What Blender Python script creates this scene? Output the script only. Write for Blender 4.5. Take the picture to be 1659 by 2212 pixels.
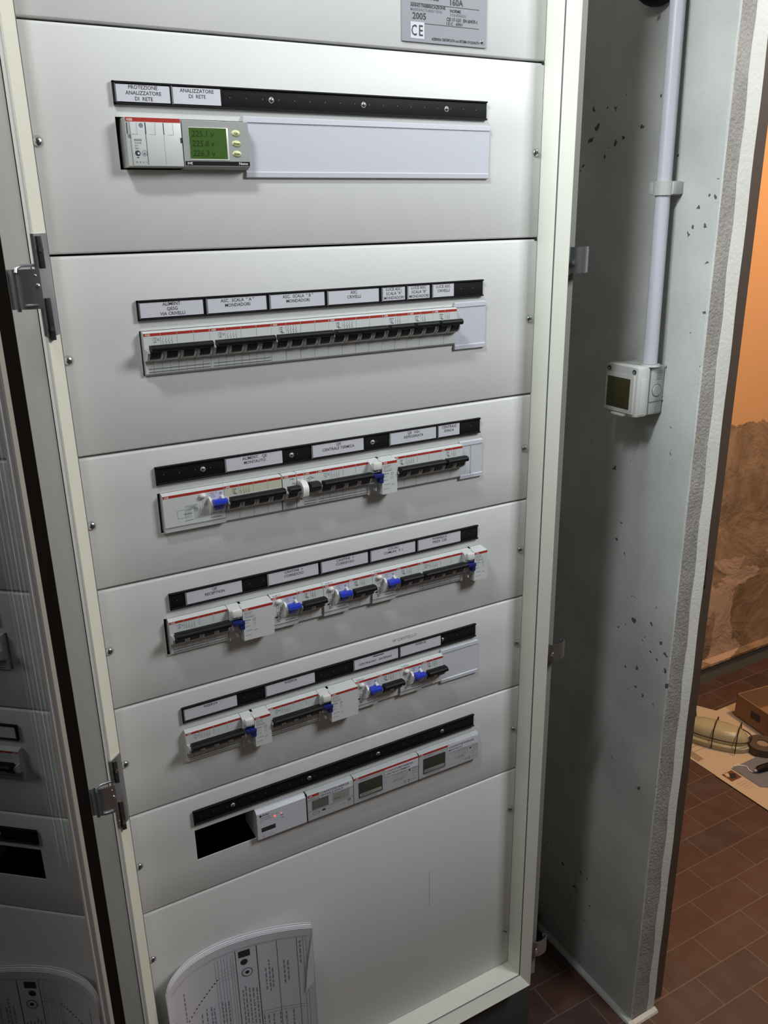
import bpy, bmesh, math, random
from mathutils import Vector, Matrix
random.seed(7)
C = bpy.context.scene.collection
for o in list(bpy.data.objects): bpy.data.objects.remove(o)
K = 0.001                      # all builder coordinates are in millimetres
R = math.radians

# ------------------------------------------------------------------ camera
cam_d = bpy.data.cameras.new('camera'); cam = bpy.data.objects.new('camera', cam_d); C.objects.link(cam)
cam.location = (-0.21149, -0.88781, 1.43199)
cam.rotation_euler = (1.23206, 0.01677, -0.51445)
cam_d.sensor_fit = 'HORIZONTAL'; cam_d.sensor_width = 36.0
cam_d.lens = 1825.53 / 1659 * 36.0
cam_d.clip_start = 0.01
bpy.context.scene.camera = cam
# ------------------------------------------------------------------ light
w = bpy.data.worlds.new('world'); bpy.context.scene.world = w; w.use_nodes = True
w.node_tree.nodes['Background'].inputs[0].default_value = (1.0, 0.95, 0.84, 1)
w.node_tree.nodes['Background'].inputs[1].default_value = 0.035
def area(name, loc, target, sx, sy, power, col):
    l = bpy.data.lights.new(name, 'AREA'); l.shape = 'RECTANGLE'; l.size = sx; l.size_y = sy
    l.energy = power; l.color = col
    o = bpy.data.objects.new(name, l); C.objects.link(o); o.location = loc
    o.rotation_euler = (Vector(target) - Vector(loc)).to_track_quat('-Z', 'Y').to_euler()
    return o
KEY = area('tube_light', (-0.50, -0.46, 2.27), (-0.50, 0.0, 1.45), 0.60, 0.08, 22, (0.95, 0.985, 1.0))
FRONT = area('front_right_fill', (1.15, -1.00, 2.15), (0.50, 0.0, 1.50), 0.45, 0.45, 18, (0.95, 0.985, 1.0))  # unseen fill added at front right to brighten panels and rim
SOFT = area('soft_fill_left', (-1.2, -0.38, 2.15), (0.50, -0.05, 1.5), 0.3, 0.5, 38, (0.95, 0.985, 1.0))  # added soft fill from the left
FAR = area('far_room_light', (2.05, -0.15, 2.35), (1.95, 0.40, 0.3), 0.25, 0.25, 32, (1.0, 0.62, 0.34))
vs = bpy.context.scene.view_settings
vs.view_transform = 'Standard'; vs.look = 'None'; vs.gamma = 1.0; vs.use_curve_mapping = False
vs.exposure = -0.04

# ------------------------------------------------------------------ materials
def nt(name):
    m = bpy.data.materials.new(name); m.use_nodes = True
    return m, m.node_tree, m.node_tree.nodes['Principled BSDF']
def mat(name, col, rough=0.5, metal=0.0, bump=0.0, bscale=400, vary=0.0, vscale=8, spec=0.5, emit=None, estr=0):
    m, t, b = nt(name)
    b.inputs['Base Color'].default_value = (*col, 1); b.inputs['Roughness'].default_value = rough
    b.inputs['Metallic'].default_value = metal; b.inputs['Specular IOR Level'].default_value = spec
    if emit:
        b.inputs['Emission Color'].default_value = (*emit, 1); b.inputs['Emission Strength'].default_value = estr
    if vary or bump:
        g = t.nodes.new('ShaderNodeNewGeometry')
    if vary:
        n = t.nodes.new('ShaderNodeTexNoise'); n.inputs['Scale'].default_value = vscale; n.inputs['Detail'].default_value = 5
        r = t.nodes.new('ShaderNodeMapRange'); r.inputs['To Min'].default_value = 1 - vary; r.inputs['To Max'].default_value = 1 + vary
        mx = t.nodes.new('ShaderNodeVectorMath'); mx.operation = 'SCALE'; mx.inputs[0].default_value = col
        t.links.new(g.outputs['Position'], n.inputs['Vector'])
        t.links.new(n.outputs['Fac'], r.inputs['Value']); t.links.new(r.outputs['Result'], mx.inputs['Scale'])
        t.links.new(mx.outputs[0], b.inputs['Base Color'])
    if bump:
        n2 = t.nodes.new('ShaderNodeTexNoise'); n2.inputs['Scale'].default_value = bscale; n2.inputs['Detail'].default_value = 2
        bp = t.nodes.new('ShaderNodeBump'); bp.inputs['Strength'].default_value = bump; bp.inputs['Distance'].default_value = 0.001
        t.links.new(g.outputs['Position'], n2.inputs['Vector'])
        t.links.new(n2.outputs['Fac'], bp.inputs['Height']); t.links.new(bp.outputs['Normal'], b.inputs['Normal'])
    return m
M = {}
M['paint'] = mat('cabinet_paint', (0.68, 0.685, 0.675), 0.42, bump=0.12, bscale=900, vary=0.02, vscale=14)
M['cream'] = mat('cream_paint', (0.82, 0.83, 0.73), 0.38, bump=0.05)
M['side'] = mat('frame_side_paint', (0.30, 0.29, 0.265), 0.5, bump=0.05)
M['plinth'] = mat('plinth_paint', (0.06, 0.065, 0.065), 0.6)
M['dark'] = mat('dark_interior', (0.02, 0.02, 0.02), 0.8)
M['blackp'] = mat('black_plastic', (0.008, 0.008, 0.009), 0.6, spec=0.2)
M['toggle'] = mat('black_toggle_plastic', (0.008, 0.008, 0.009), 0.5, spec=0.25)
M['rubber'] = mat('black_rubber', (0.008, 0.007, 0.006), 1.0, spec=0.0)
M['white'] = mat('device_plastic', (0.66, 0.68, 0.68), 0.38)
M['white2'] = mat('cool_white_plastic', (0.62, 0.64, 0.70), 0.32)
M['bright'] = mat('bright_white_plastic', (0.80, 0.80, 0.76), 0.3)
M['greyp'] = mat('grey_plastic', (0.50, 0.51, 0.48), 0.4)
M['lgrey'] = mat('meter_grey_plastic', (0.37, 0.38, 0.37), 0.4)
M['red'] = mat('red_band', (0.43, 0.035, 0.022), 0.42)
M['blue'] = mat('blue_toggle_plastic', (0.02, 0.045, 0.52), 0.3)
M['navy'] = mat('dark_blue_toggle_plastic', (0.016, 0.024, 0.16), 0.4)
M['card'] = mat('paper_card', (0.66, 0.66, 0.72), 0.6)
M['ink'] = mat('black_ink', (0.03, 0.03, 0.035), 0.6)
M['ink2'] = mat('grey_ink', (0.22, 0.24, 0.27), 0.6)
M['seam'] = mat('seam_grey', (0.20, 0.21, 0.21), 0.6)
M['lite'] = mat('white_print', (0.80, 0.74, 0.72), 0.5)
M['yellowish'] = mat('yellowed_label', (0.60, 0.60, 0.46), 0.45)
M['steel'] = mat('zinc_plated_steel', (0.42, 0.43, 0.45), 0.30, 0.9, vary=0.12, vscale=60)
M['screw'] = mat('screw_steel', (0.62, 0.63, 0.64), 0.28, 1.0)
M['alu'] = mat('brushed_aluminium', (0.30, 0.31, 0.34), 0.6, 0.0, vary=0.05, vscale=40)
M['dkgrey'] = mat('dark_grey_profile', (0.085, 0.09, 0.095), 0.45)
M['chrome'] = mat('bright_trim', (0.75, 0.77, 0.78), 0.25, 0.8)
M['lcdgreen'] = mat('green_lcd', (0.055, 0.12, 0.022), 0.4, spec=0.2)
M['lcdink'] = mat('lcd_digit', (0.022, 0.05, 0.015), 0.4, spec=0.2)
M['lcdgrey'] = mat('grey_lcd', (0.13, 0.135, 0.12), 0.25)
M['lcdlight'] = mat('light_lcd', (0.30, 0.32, 0.28), 0.3)
M['lcddark'] = mat('dark_lcd', (0.045, 0.05, 0.04), 0.25)
M['ybtn'] = mat('pale_yellow_rubber', (0.72, 0.74, 0.38), 0.4)
M['led'] = mat('red_led', (0.8, 0.05, 0.03), 0.4, emit=(1.0, 0.06, 0.03), estr=3.0)
M['orange'] = mat('orange_flag', (0.55, 0.13, 0.02), 0.4)
M['paper'] = mat('printer_paper', (0.62, 0.62, 0.68), 0.7)
M['paperedge'] = mat('paper_edges', (0.75, 0.75, 0.80), 0.7, bump=0.6, bscale=1500)
M['pvc'] = mat('grey_pvc_pipe', (0.58, 0.58, 0.64), 0.35)
M['boxp'] = mat('weatherproof_plastic', (0.52, 0.53, 0.50), 0.45, bump=0.1, bscale=1200)
M['amber'] = mat('smoked_membrane', (0.045, 0.040, 0.014), 0.22, vary=0.3, vscale=30)
M['frameb'] = mat('brown_door_frame', (0.085, 0.062, 0.045), 0.55)
M['cardboard'] = mat('cardboard', (0.30, 0.17, 0.09), 0.8, vary=0.08, vscale=30)
M['newsp'] = mat('newsprint', (0.52, 0.42, 0.30), 0.8, vary=0.06, vscale=20)
M['newsp2'] = mat('newsprint_print', (0.30, 0.22, 0.14), 0.8)
M['sheet'] = mat('blue_grey_sheet', (0.16, 0.17, 0.20), 0.6)
M['rust'] = mat('dark_red_print', (0.16, 0.05, 0.02), 0.6)
M['lampglass'] = mat('ribbed_lamp_glass', (0.42, 0.38, 0.24), 0.12, bump=0.4, bscale=700)
M['wire'] = mat('dark_guard_wire', (0.05, 0.035, 0.025), 0.35, 0.6)
M['dsteel'] = mat('dark_steel', (0.10, 0.10, 0.105), 0.4, 0.7)
M['meter'] = mat('meter_face_plastic', (0.47, 0.485, 0.50), 0.4)
M['yg'] = mat('yellow_green_wire', (0.30, 0.34, 0.04), 0.5)
M['cable'] = mat('grey_cable', (0.20, 0.21, 0.24), 0.5)
M['ochre'] = mat('concrete_lump', (0.12, 0.115, 0.10), 0.9, bump=0.5, bscale=80)

# glass: thin pane, Fresnel mix of clear and mirror
g, t, b = nt('door_glass'); t.nodes.remove(b)
tr = t.nodes.new('ShaderNodeBsdfTransparent'); tr.inputs[0].default_value = (0.84, 0.87, 0.89, 1)
gl = t.nodes.new('ShaderNodeBsdfGlossy'); gl.inputs['Roughness'].default_value = 0.015
fr = t.nodes.new('ShaderNodeFresnel'); fr.inputs[0].default_value = 1.5
mx = t.nodes.new('ShaderNodeMixShader')
t.links.new(fr.outputs[0], mx.inputs[0]); t.links.new(tr.outputs[0], mx.inputs[1]); t.links.new(gl.outputs[0], mx.inputs[2])
t.links.new(mx.outputs[0], t.nodes['Material Output'].inputs[0]); M['glass'] = g

def N(t, kind, **kw):
    n = t.nodes.new(kind)
    for k, v in kw.items():
        if k in n.inputs.keys(): n.inputs[k].default_value = v
        else: setattr(n, k, v)
    return n
def ramp(t, src, p0, p1, c0, c1, interp='LINEAR'):
    r = t.nodes.new('ShaderNodeValToRGB'); r.color_ramp.interpolation = interp
    r.color_ramp.elements[0].position = p0; r.color_ramp.elements[1].position = p1
    r.color_ramp.elements[0].color = (*c0, 1); r.color_ramp.elements[1].color = (*c1, 1)
    t.links.new(src, r.inputs[0]); return r.outputs[0]
def mixc(t, fac, a, b, mode='MIX'):
    m = t.nodes.new('ShaderNodeMix'); m.data_type = 'RGBA'; m.blend_type = mode
    for s, i in ((fac, 0), (a, 6), (b, 7)):
        if hasattr(s, 'links') or hasattr(s, 'is_output'): t.links.new(s, m.inputs[i])
        elif i == 0: m.inputs[0].default_value = s
        else: m.inputs[i].default_value = (*s, 1)
    return m.outputs[2]
def pos(t): return t.nodes.new('ShaderNodeNewGeometry').outputs['Position']
def mathn(t, op, a, b=0.0):
    m = t.nodes.new('ShaderNodeMath'); m.operation = op
    for s, i in ((a, 0), (b, 1)):
        if isinstance(s, (int, float)): m.inputs[i].default_value = s
        else: t.links.new(s, m.inputs[i])
    return m.outputs[0]

# smooth painted plaster with scattered pits
def plaster(name, c0, c1, pits=True, rough=0.85):
    m, t, b = nt(name); b.inputs['Roughness'].default_value = rough
    p = pos(t)
    n = N(t, 'ShaderNodeTexNoise', Scale=9.0, Detail=6.0); t.links.new(p, n.inputs['Vector'])
    base = ramp(t, n.outputs['Fac'], 0.35, 0.68, c0, c1)
    fine = N(t, 'ShaderNodeTexNoise', Scale=220.0, Detail=3.0); t.links.new(p, fine.inputs['Vector'])
    h = fine.outputs['Fac']
    if pits:
        wn = N(t, 'ShaderNodeTexNoise', Scale=130.0, Detail=2.0); t.links.new(p, wn.inputs['Vector'])
        wp = t.nodes.new('ShaderNodeVectorMath'); wp.operation = 'MULTIPLY_ADD'; wp.inputs[1].default_value = (0.014,) * 3
        t.links.new(wn.outputs['Color'], wp.inputs[0]); t.links.new(p, wp.inputs[2])
        v = N(t, 'ShaderNodeTexVoronoi', Scale=46.0); t.links.new(wp.outputs[0], v.inputs['Vector'])
        msk = N(t, 'ShaderNodeTexNoise', Scale=7.0, Detail=3.0); t.links.new(p, msk.inputs['Vector'])
        thr = mathn(t, 'MULTIPLY_ADD', msk.outputs['Fac'], 1.25); t.nodes[-1].inputs[2].default_value = -0.62
        pit = mathn(t, 'LESS_THAN', v.outputs['Distance'], thr)
        base = mixc(t, pit, base, (0.10, 0.10, 0.09))
        h = mathn(t, 'SUBTRACT', h, mathn(t, 'MULTIPLY', pit, 2.0))
    t.links.new(base, b.inputs['Base Color'])
    bp = N(t, 'ShaderNodeBump', Strength=0.5, Distance=0.0012); t.links.new(h, bp.inputs['Height']); t.links.new(bp.outputs[0], b.inputs['Normal'])
    return m
M['wall'] = plaster('painted_plaster', (0.46, 0.475, 0.45), (0.58, 0.595, 0.565))
M['backwall'] = plaster('back_wall_plaster', (0.42, 0.43, 0.42), (0.52, 0.53, 0.52), pits=False)
M['bead'] = plaster('corner_skim', (0.60, 0.60, 0.56), (0.72, 0.71, 0.67), pits=False)
# rough trowelled plaster of the wall end, vertical drags
m, t, b = nt('rough_trowelled_plaster'); b.inputs['Roughness'].default_value = 0.9
p = pos(t); sc = t.nodes.new('ShaderNodeVectorMath'); sc.operation = 'MULTIPLY'; sc.inputs[1].default_value = (1, 1, 0.16); t.links.new(p, sc.inputs[0])
n1 = N(t, 'ShaderNodeTexNoise', Scale=150.0, Detail=4.0); t.links.new(sc.outputs[0], n1.inputs['Vector'])
n2 = N(t, 'ShaderNodeTexNoise', Scale=16.0, Detail=4.0); t.links.new(p, n2.inputs['Vector'])
n3 = N(t, 'ShaderNodeTexNoise', Scale=260.0, Detail=2.0); t.links.new(p, n3.inputs['Vector'])
t.links.new(ramp(t, n2.outputs['Fac'], 0.35, 0.7, (0.29, 0.27, 0.245), (0.38, 0.355, 0.325)), b.inputs['Base Color'])
hh = mathn(t, 'ADD', mathn(t, 'MULTIPLY', n1.outputs['Fac'], 1.6), mathn(t, 'MULTIPLY', n3.outputs['Fac'], 0.8))
bp = N(t, 'ShaderNodeBump', Strength=0.9, Distance=0.0026); t.links.new(hh, bp.inputs['Height']); t.links.new(bp.outputs[0], b.inputs['Normal']); M['rough'] = m
# terracotta floor tiles in running bond
m, t, b = nt('terracotta_tiles'); p = pos(t)
mp = N(t, 'ShaderNodeVectorMath', operation='ADD'); mp.inputs[1].default_value = (-1.000, 0.003, 0); t.links.new(p, mp.inputs[0])
br = t.nodes.new('ShaderNodeTexBrick'); br.offset = 0.5; br.offset_frequency = 2; br.squash = 1.0
for k, v in (('Scale', 1.0), ('Mortar Size', 0.0018), ('Mortar Smooth', 0.2), ('Brick Width', 0.145), ('Row Height', 0.071), ('Bias', 0.0)): br.inputs[k].default_value = v
br.inputs['Color1'].default_value = (0.085, 0.036, 0.024, 1); br.inputs['Color2'].default_value = (0.058, 0.031, 0.024, 1); br.inputs['Mortar'].default_value = (0.125, 0.088, 0.068, 1)
t.links.new(mp.outputs[0], br.inputs['Vector'])
n = N(t, 'ShaderNodeTexNoise', Scale=14.0, Detail=6.0); t.links.new(p, n.inputs['Vector'])
dust = ramp(t, n.outputs['Fac'], 0.45, 0.75, (0, 0, 0), (0.35, 0.35, 0.35))
t.links.new(mixc(t, dust, br.outputs['Color'], (0.14, 0.105, 0.095)), b.inputs['Base Color'])
b.inputs['Roughness'].default_value = 0.55
bp = N(t, 'ShaderNodeBump', Strength=0.6, Distance=0.002, invert=True); t.links.new(br.outputs['Fac'], bp.inputs['Height']); t.links.new(bp.outputs[0], b.inputs['Normal']); M['floor'] = m
# far wall: orange paint over damp bare plaster
m, t, b = nt('damp_orange_wall'); b.inputs['Roughness'].default_value = 0.9; p = pos(t)
sx = t.nodes.new('ShaderNodeSeparateXYZ'); t.links.new(p, sx.inputs[0])
e = N(t, 'ShaderNodeTexNoise', Scale=7.0, Detail=9.0, Roughness=0.62); t.links.new(p, e.inputs['Vector'])
edge = mathn(t, 'ADD', sx.outputs['Z'], mathn(t, 'MULTIPLY', e.outputs['Fac'], 0.22))
paint = mathn(t, 'GREATER_THAN', edge, 0.955)
n = N(t, 'ShaderNodeTexNoise', Scale=5.5, Detail=9.0, Roughness=0.6, Distortion=0.7); t.links.new(p, n.inputs['Vector'])
bare = ramp(t, n.outputs['Fac'], 0.36, 0.62, (0.17, 0.105, 0.055), (0.36, 0.235, 0.145))
n4 = N(t, 'ShaderNodeTexNoise', Scale=4.0, Detail=8.0, Roughness=0.55, Distortion=1.2); t.links.new(p, n4.inputs['Vector'])
low = mathn(t, 'MULTIPLY', mathn(t, 'LESS_THAN', sx.outputs['Z'], 0.42), mathn(t, 'GREATER_THAN', n4.outputs['Fac'], 0.50))
bare = mixc(t, low, bare, (0.47, 0.31, 0.22))
t.links.new(mixc(t, paint, bare, (0.66, 0.36, 0.165)), b.inputs['Base Color'])
hgt = mathn(t, 'ADD', mathn(t, 'MULTIPLY', paint, 0.35), mathn(t, 'ADD', mathn(t, 'MULTIPLY', n.outputs['Fac'], mathn(t, 'SUBTRACT', 1.0, mathn(t, 'MULTIPLY', paint, 0.95))), mathn(t, 'MULTIPLY', low, 0.5)))
bp = N(t, 'ShaderNodeBump', Strength=1.0, Distance=0.022); t.links.new(hgt, bp.inputs['Height']); t.links.new(bp.outputs[0], b.inputs['Normal']); M['farwall'] = m

# ------------------------------------------------------------------ mesh builder
_txt = {}
def text_geo(s, size):
    key = (s,)
    if key not in _txt:
        cu = bpy.data.curves.new('t', 'FONT'); cu.body = s; cu.size = 1.0; cu.resolution_u = 2; cu.align_x = 'LEFT'
        cu.offset = 0.016
        ob = bpy.data.objects.new('t', cu); me = ob.to_mesh()
        vv = [v.co.copy() for v in me.vertices]; ff = [tuple(pp.vertices) for pp in me.polygons]
        ob.to_mesh_clear(); bpy.data.objects.remove(ob); bpy.data.curves.remove(cu)
        xs = [v.x for v in vv] or [0, 1]
        _txt[key] = (vv, ff, min(xs), max(xs))
    return _txt[key]
class MB:
    def __init__(s): s.v = []; s.f = []; s.m = []; s.slots = []
    def mi(s, m):
        if m not in s.slots: s.slots.append(m)
        return s.slots.index(m)
    def add(s, pts, faces, m):
        o = len(s.v); s.v += [tuple(p) for p in pts]; k = s.mi(m)
        for f in faces: s.f.append(tuple(o + i for i in f)); s.m.append(k)
    def poly(s, pts, m): s.add(pts, [tuple(range(len(pts)))], m)
    def box(s, x0, x1, y0, y1, z0, z1, m, bev=0):
        if bev <= 0:
            p = [(x, y, z) for x in (x0, x1) for y in (y0, y1) for z in (z0, z1)]
            s.add(p, [(0, 1, 3, 2), (4, 6, 7, 5), (0, 4, 5, 1), (2, 3, 7, 6), (0, 2, 6, 4), (1, 5, 7, 3)], m); return
        bm = bmesh.new(); bmesh.ops.create_cube(bm, size=1.0)
        for v in bm.verts: v.co = Vector((x0 if v.co.x < 0 else x1, y0 if v.co.y < 0 else y1, z0 if v.co.z < 0 else z1))
        bmesh.ops.bevel(bm, geom=list(bm.edges), offset=bev, segments=2, affect='EDGES', profile=0.5)
        s.frombm(bm, m)
    def frombm(s, bm, m):
        bm.verts.index_update()
        s.add([v.co.copy() for v in bm.verts], [tuple(v.index for v in f.verts) for f in bm.faces], m); bm.free()
    def prism(s, prof, a0, a1, m, axis='x', m2=None):
        """profile pairs: axis x -> (y,z); axis z -> (x,y); axis y -> (x,z)"""
        n = len(prof)
        def pt(a, q):
            return {'x': (a, q[0], q[1]), 'z': (q[0], q[1], a), 'y': (q[0], a, q[1])}[axis]
        pts = [pt(a0, q) for q in prof] + [pt(a1, q) for q in prof]
        s.add(pts, [(i, (i + 1) % n, n + (i + 1) % n, n + i) for i in range(n)], m)
        s.add(pts, [tuple(range(n)), tuple(range(2 * n - 1, n - 1, -1))], m2 or m)
    def sheet(s, path, z0, z1, m, th):
        """thin bent strip: (x,y) path given thickness, extruded along z"""
        L, Rr = [], []
        for i, p in enumerate(path):
            a = path[max(i - 1, 0)]; c = path[min(i + 1, len(path) - 1)]
            d = Vector((c[0] - a[0], c[1] - a[1])).normalized(); nn = Vector((-d.y, d.x)) * th / 2
            L.append((p[0] + nn.x, p[1] + nn.y)); Rr.append((p[0] - nn.x, p[1] - nn.y))
        n = len(path)
        pts = [(*q, z0) for q in L] + [(*q, z0) for q in Rr] + [(*q, z1) for q in L] + [(*q, z1) for q in Rr]
        fs = []
        for i in range(n - 1):
            fs += [(i, i + 1, 2 * n + i + 1, 2 * n + i), (n + i, 3 * n + i, 3 * n + i + 1, n + i + 1), (i, n + i, n + i + 1, i + 1), (2 * n + i, 2 * n + i + 1, 3 * n + i + 1, 3 * n + i)]
        fs += [(0, 2 * n, 3 * n, n), (n - 1, 2 * n - 1, 4 * n - 1, 3 * n - 1)]
        s.add(pts, fs, m)
    def tube(s, path, r, m, seg=12, caps=True):
        path = [Vector(p) for p in path]; n = len(path); rings = []
        up = None
        for i, p in enumerate(path):
            d = (path[min(i + 1, n - 1)] - path[max(i - 1, 0)]).normalized()
            if up is None:
                up = Vector((0, 0, 1)) if abs(d.z) < 0.9 else Vector((0, 1, 0))
            a = d.cross(up).normalized(); bb = a.cross(d).normalized(); up = bb
            rr = r[i] if isinstance(r, (list, tuple)) else r
            rings.append([p + a * math.cos(2 * math.pi * k / seg) * rr + bb * math.sin(2 * math.pi * k / seg) * rr for k in range(seg)])
        pts = [q for rg in rings for q in rg]; fs = []
        for i in range(n - 1):
            for k in range(seg):
                k2 = (k + 1) % seg; fs.append((i * seg + k, i * seg + k2, (i + 1) * seg + k2, (i + 1) * seg + k))
        if caps: fs += [tuple(range(seg))[::-1], tuple((n - 1) * seg + k for k in range(seg))]
        s.add(pts, fs, m)
    def cyl(s, c, d, r, h, m, seg=20, r2=None):
        c = Vector(c); d = Vector(d).normalized()
        s.tube([c, c + d * h], [r, r if r2 is None else r2], m, seg)
    def ell(s, c, r, m, seg=16, rings=8):
        bm = bmesh.new(); bmesh.ops.create_uvsphere(bm, u_segments=seg, v_segments=rings, radius=1.0)
        for v in bm.verts: v.co = Vector((c[0] + v.co.x * r[0], c[1] + v.co.y * r[1], c[2] + v.co.z * r[2]))
        s.frombm(bm, m)
    def ring(s, x, z, y, r, wd, m, seg=20, sx=1.0):
        pts = []
        for k in range(seg):
            a = 2 * math.pi * k / seg
            pts += [(x + math.cos(a) * r * sx, y, z + math.sin(a) * r), (x + math.cos(a) * (r - wd) * sx, y, z + math.sin(a) * (r - wd))]
        s.add(pts, [(2 * k, (2 * k + 2) % (2 * seg), (2 * k + 3) % (2 * seg), 2 * k + 1) for k in range(seg)], m)
    def disc(s, x, z, y, r, m, seg=20, sx=1.0):
        s.poly([(x + math.cos(2 * math.pi * k / seg) * r * sx, y, z + math.sin(2 * math.pi * k / seg) * r) for k in range(seg)], m)
    def rect(s, x0, x1, z0, z1, y, m): s.poly([(x0, y, z0), (x1, y, z0), (x1, y, z1), (x0, y, z1)], m)
    def line(s, pts, y, wd, m):
        for (a, b2) in zip(pts, pts[1:]):
            d = Vector((b2[0] - a[0], b2[1] - a[1]));
            if d.length < 1e-6: continue
            d.normalize(); nn = Vector((-d.y, d.x)) * wd / 2; e2 = d * wd / 2
            s.poly([(a[0] - e2.x + nn.x, y, a[1] - e2.y + nn.y), (a[0] - e2.x - nn.x, y, a[1] - e2.y - nn.y), (b2[0] + e2.x - nn.x, y, b2[1] + e2.y - nn.y), (b2[0] + e2.x + nn.x, y, b2[1] + e2.y + nn.y)], m)
    def text(s, st, x, z, h, y, m, align='l', wmax=None, sx=1.0, slant=0.0, rot=0.0, fn=None):
        """h = capital height; baseline at z"""
        vv, ff, a, b2 = text_geo(st, 1.0)
        k = h / 0.70; kx = k * sx; wd = (b2 - a) * kx
        if wmax and wd > wmax: kx *= wmax / wd; wd = wmax
        x0 = {'l': x, 'c': x - wd / 2, 'r': x - wd}[align]
        pts = []
        cr, sr = math.cos(rot), math.sin(rot)
        for q in vv:
            u, v = (q.x - a) * kx + slant * q.y * k, q.y * k
            if rot: u, v = (u + x0 - x) * cr - v * sr - (x0 - x), (u + x0 - x) * sr + v * cr
            P = (x0 + u, y, z + v)
            pts.append(fn(*P) if fn else P)
        s.add(pts, ff, m)
    def build(s, name, parent=None, loc=None, smooth=True, angle=35):
        me = bpy.data.meshes.new(name)
        me.from_pydata([(p[0] * K, p[1] * K, p[2] * K) for p in s.v], [], s.f)
        for m in s.slots: me.materials.append(M[m])
        me.polygons.foreach_set('material_index', s.m)
        bm = bmesh.new(); bm.from_mesh(me); bmesh.ops.recalc_face_normals(bm, faces=bm.faces); bm.to_mesh(me); bm.free()
        if smooth:
            me.polygons.foreach_set('use_smooth', [True] * len(me.polygons)); me.set_sharp_from_angle(angle=R(angle))
        o = bpy.data.objects.new(name, me); C.objects.link(o)
        if parent: o.parent = parent
        if loc: o.location = [c * K for c in loc]
        return o
def tag(o, label, cat, group=None):
    o['label'] = label; o['category'] = cat
    if group: o['group'] = group
    return o
def thing(name, label, cat, loc=(0, 0, 0), group=None):
    o = bpy.data.objects.new(name, None); C.objects.link(o); o.empty_display_size = 0.02
    o.location = [c * K for c in loc]; return tag(o, label, cat, group)
def struct(o): o['kind'] = 'structure'; return o
def copy_tree(o, parent=None):
    c = o.copy(); C.objects.link(c)
    if parent: c.parent = parent
    for ch in list(o.children): copy_tree(ch, c)
    return c

# ================================================================== SETTING
b_ = MB(); b_.box(-1800, 3400, -2600, 760, -40, 0, 'floor'); struct(b_.build('floor'))
b_ = MB(); b_.box(-1800, 746.5, 290, 340, 0, 2700, 'backwall'); struct(b_.build('wall_back'))
b_ = MB(); b_.box(-1800, 3400, -2600, 760, 2700, 2740, 'ochre'); struct(b_.build('ceiling'))
# side wall of the niche: painted face, rough trowelled end
b_ = MB()
zs = [0, 40, 130, 300, 520, 800, 1100, 1400, 1700, 2100, 2700]
def cornerx(z): return -80 + 0.9 * math.sin(z * 0.021) + 0.6 * math.sin(z * 0.083)
for z0, z1 in zip([i * 30 for i in range(90)], [i * 30 + 30 for i in range(90)]):
    x0, x1 = cornerx(z0), cornerx(z1)
    b_.poly([(747, 340, z0), (747, 340, z1), (747, x1, z1), (747, x0, z0)], 'wall')
    b_.poly([(747, x0, z0), (747, x1, z1), (749, -82, z1), (749, -82, z0)], 'wall')
    b_.poly([(749, -82, z0), (749, -82, z1), (786 + (1.5 * math.sin(z1 * .05) - z1 * 0.007), -82, z1), (786 + (1.5 * math.sin(z0 * .05) - z0 * 0.007), -82, z0)], 'rough')
b_.poly([(747, 340, 0), (747, 340, 2700), (799, 340, 2700), (799, 340, 0)], 'wall')
b_.poly([(799, 340, 0), (799, 340, 2700), (799, -80, 2700), (799, -80, 0)], 'wall')
b_.poly([(747, 340, 2700), (747, -80, 2700), (799, -80, 2700), (799, 340, 2700)], 'wall')
struct(b_.build('wall_right', smooth=False))
# plastered corner bead at the doorway edge of the wall end
b_ = MB(); n = 90
pl, pr_ = [], []
for i in range(n + 1):
    z = i * 30
    pl.append((785 + 1.5 * math.sin(z * .05) + 0.8 * math.sin(z * .21) - z * .007, z)); pr_.append((802.5 + 0.7 * math.sin(z * .037) - z * 0.0012, z))
for i in range(n):
    (a, z0), (c, z1) = pl[i], pl[i + 1]; (d, _), (e, _) = pr_[i], pr_[i + 1]
    b_.poly([(a, -83.5, z0), (c, -83.5, z1), (e, -83.5, z1), (d, -83.5, z0)], 'bead')
    b_.poly([(a, -83.5, z0), (c, -83.5, z1), (c, -81, z1), (a, -81, z0)], 'bead')
    b_.poly([(d, -83.5, z0), (e, -83.5, z1), (e, -60, z1), (d, -60, z0)], 'bead')
struct(b_.build('trim_1'))
# kerb of mortar along the foot of the wall
b_ = MB()
b_.prism([(737, 0), (739, 4), (747, 6), (747, 0)], -92, 288, 'wall', axis='y')
b_.prism([(-93, 0), (-91, 4), (-83, 6), (-83, 0)], 737, 806, 'wall', axis='x')
struct(b_.build('baseboard_right'))
# steel door frame of the doorway to the next room, with its striker hole
fr = MB(); fr.prism([(799.5, -70), (838, -70), (838, -62), (830, -62), (830, 40), (799.5, 40)], 0, 2150, 'frameb', axis='z')
fo = struct(fr.build('door_1'))
x = MB(); x.box(806, 822, -70.8, -69.4, 872, 918, 'dark'); x.box(803, 822, -71.2, -69.6, 866, 872, 'wire'); x.build('strike_plate', fo)
b_ = MB(); b_.box(838, 3400, 690, 740, 0, 2700, 'farwall'); struct(b_.build('wall_far'))
# broken skirting ledge at the foot of the far wall
b_ = MB(); prof = [(690, 66), (672, 62), (668, 70), (690, 80)]
b_.prism([(690, 58), (674, 60), (672, 70), (690, 80)], 1500, 3000, 'farwall', axis='x'); b_.box(1500, 3000, 684, 691, 0, 59, 'ochre')
struct(b_.build('baseboard_far'))

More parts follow.
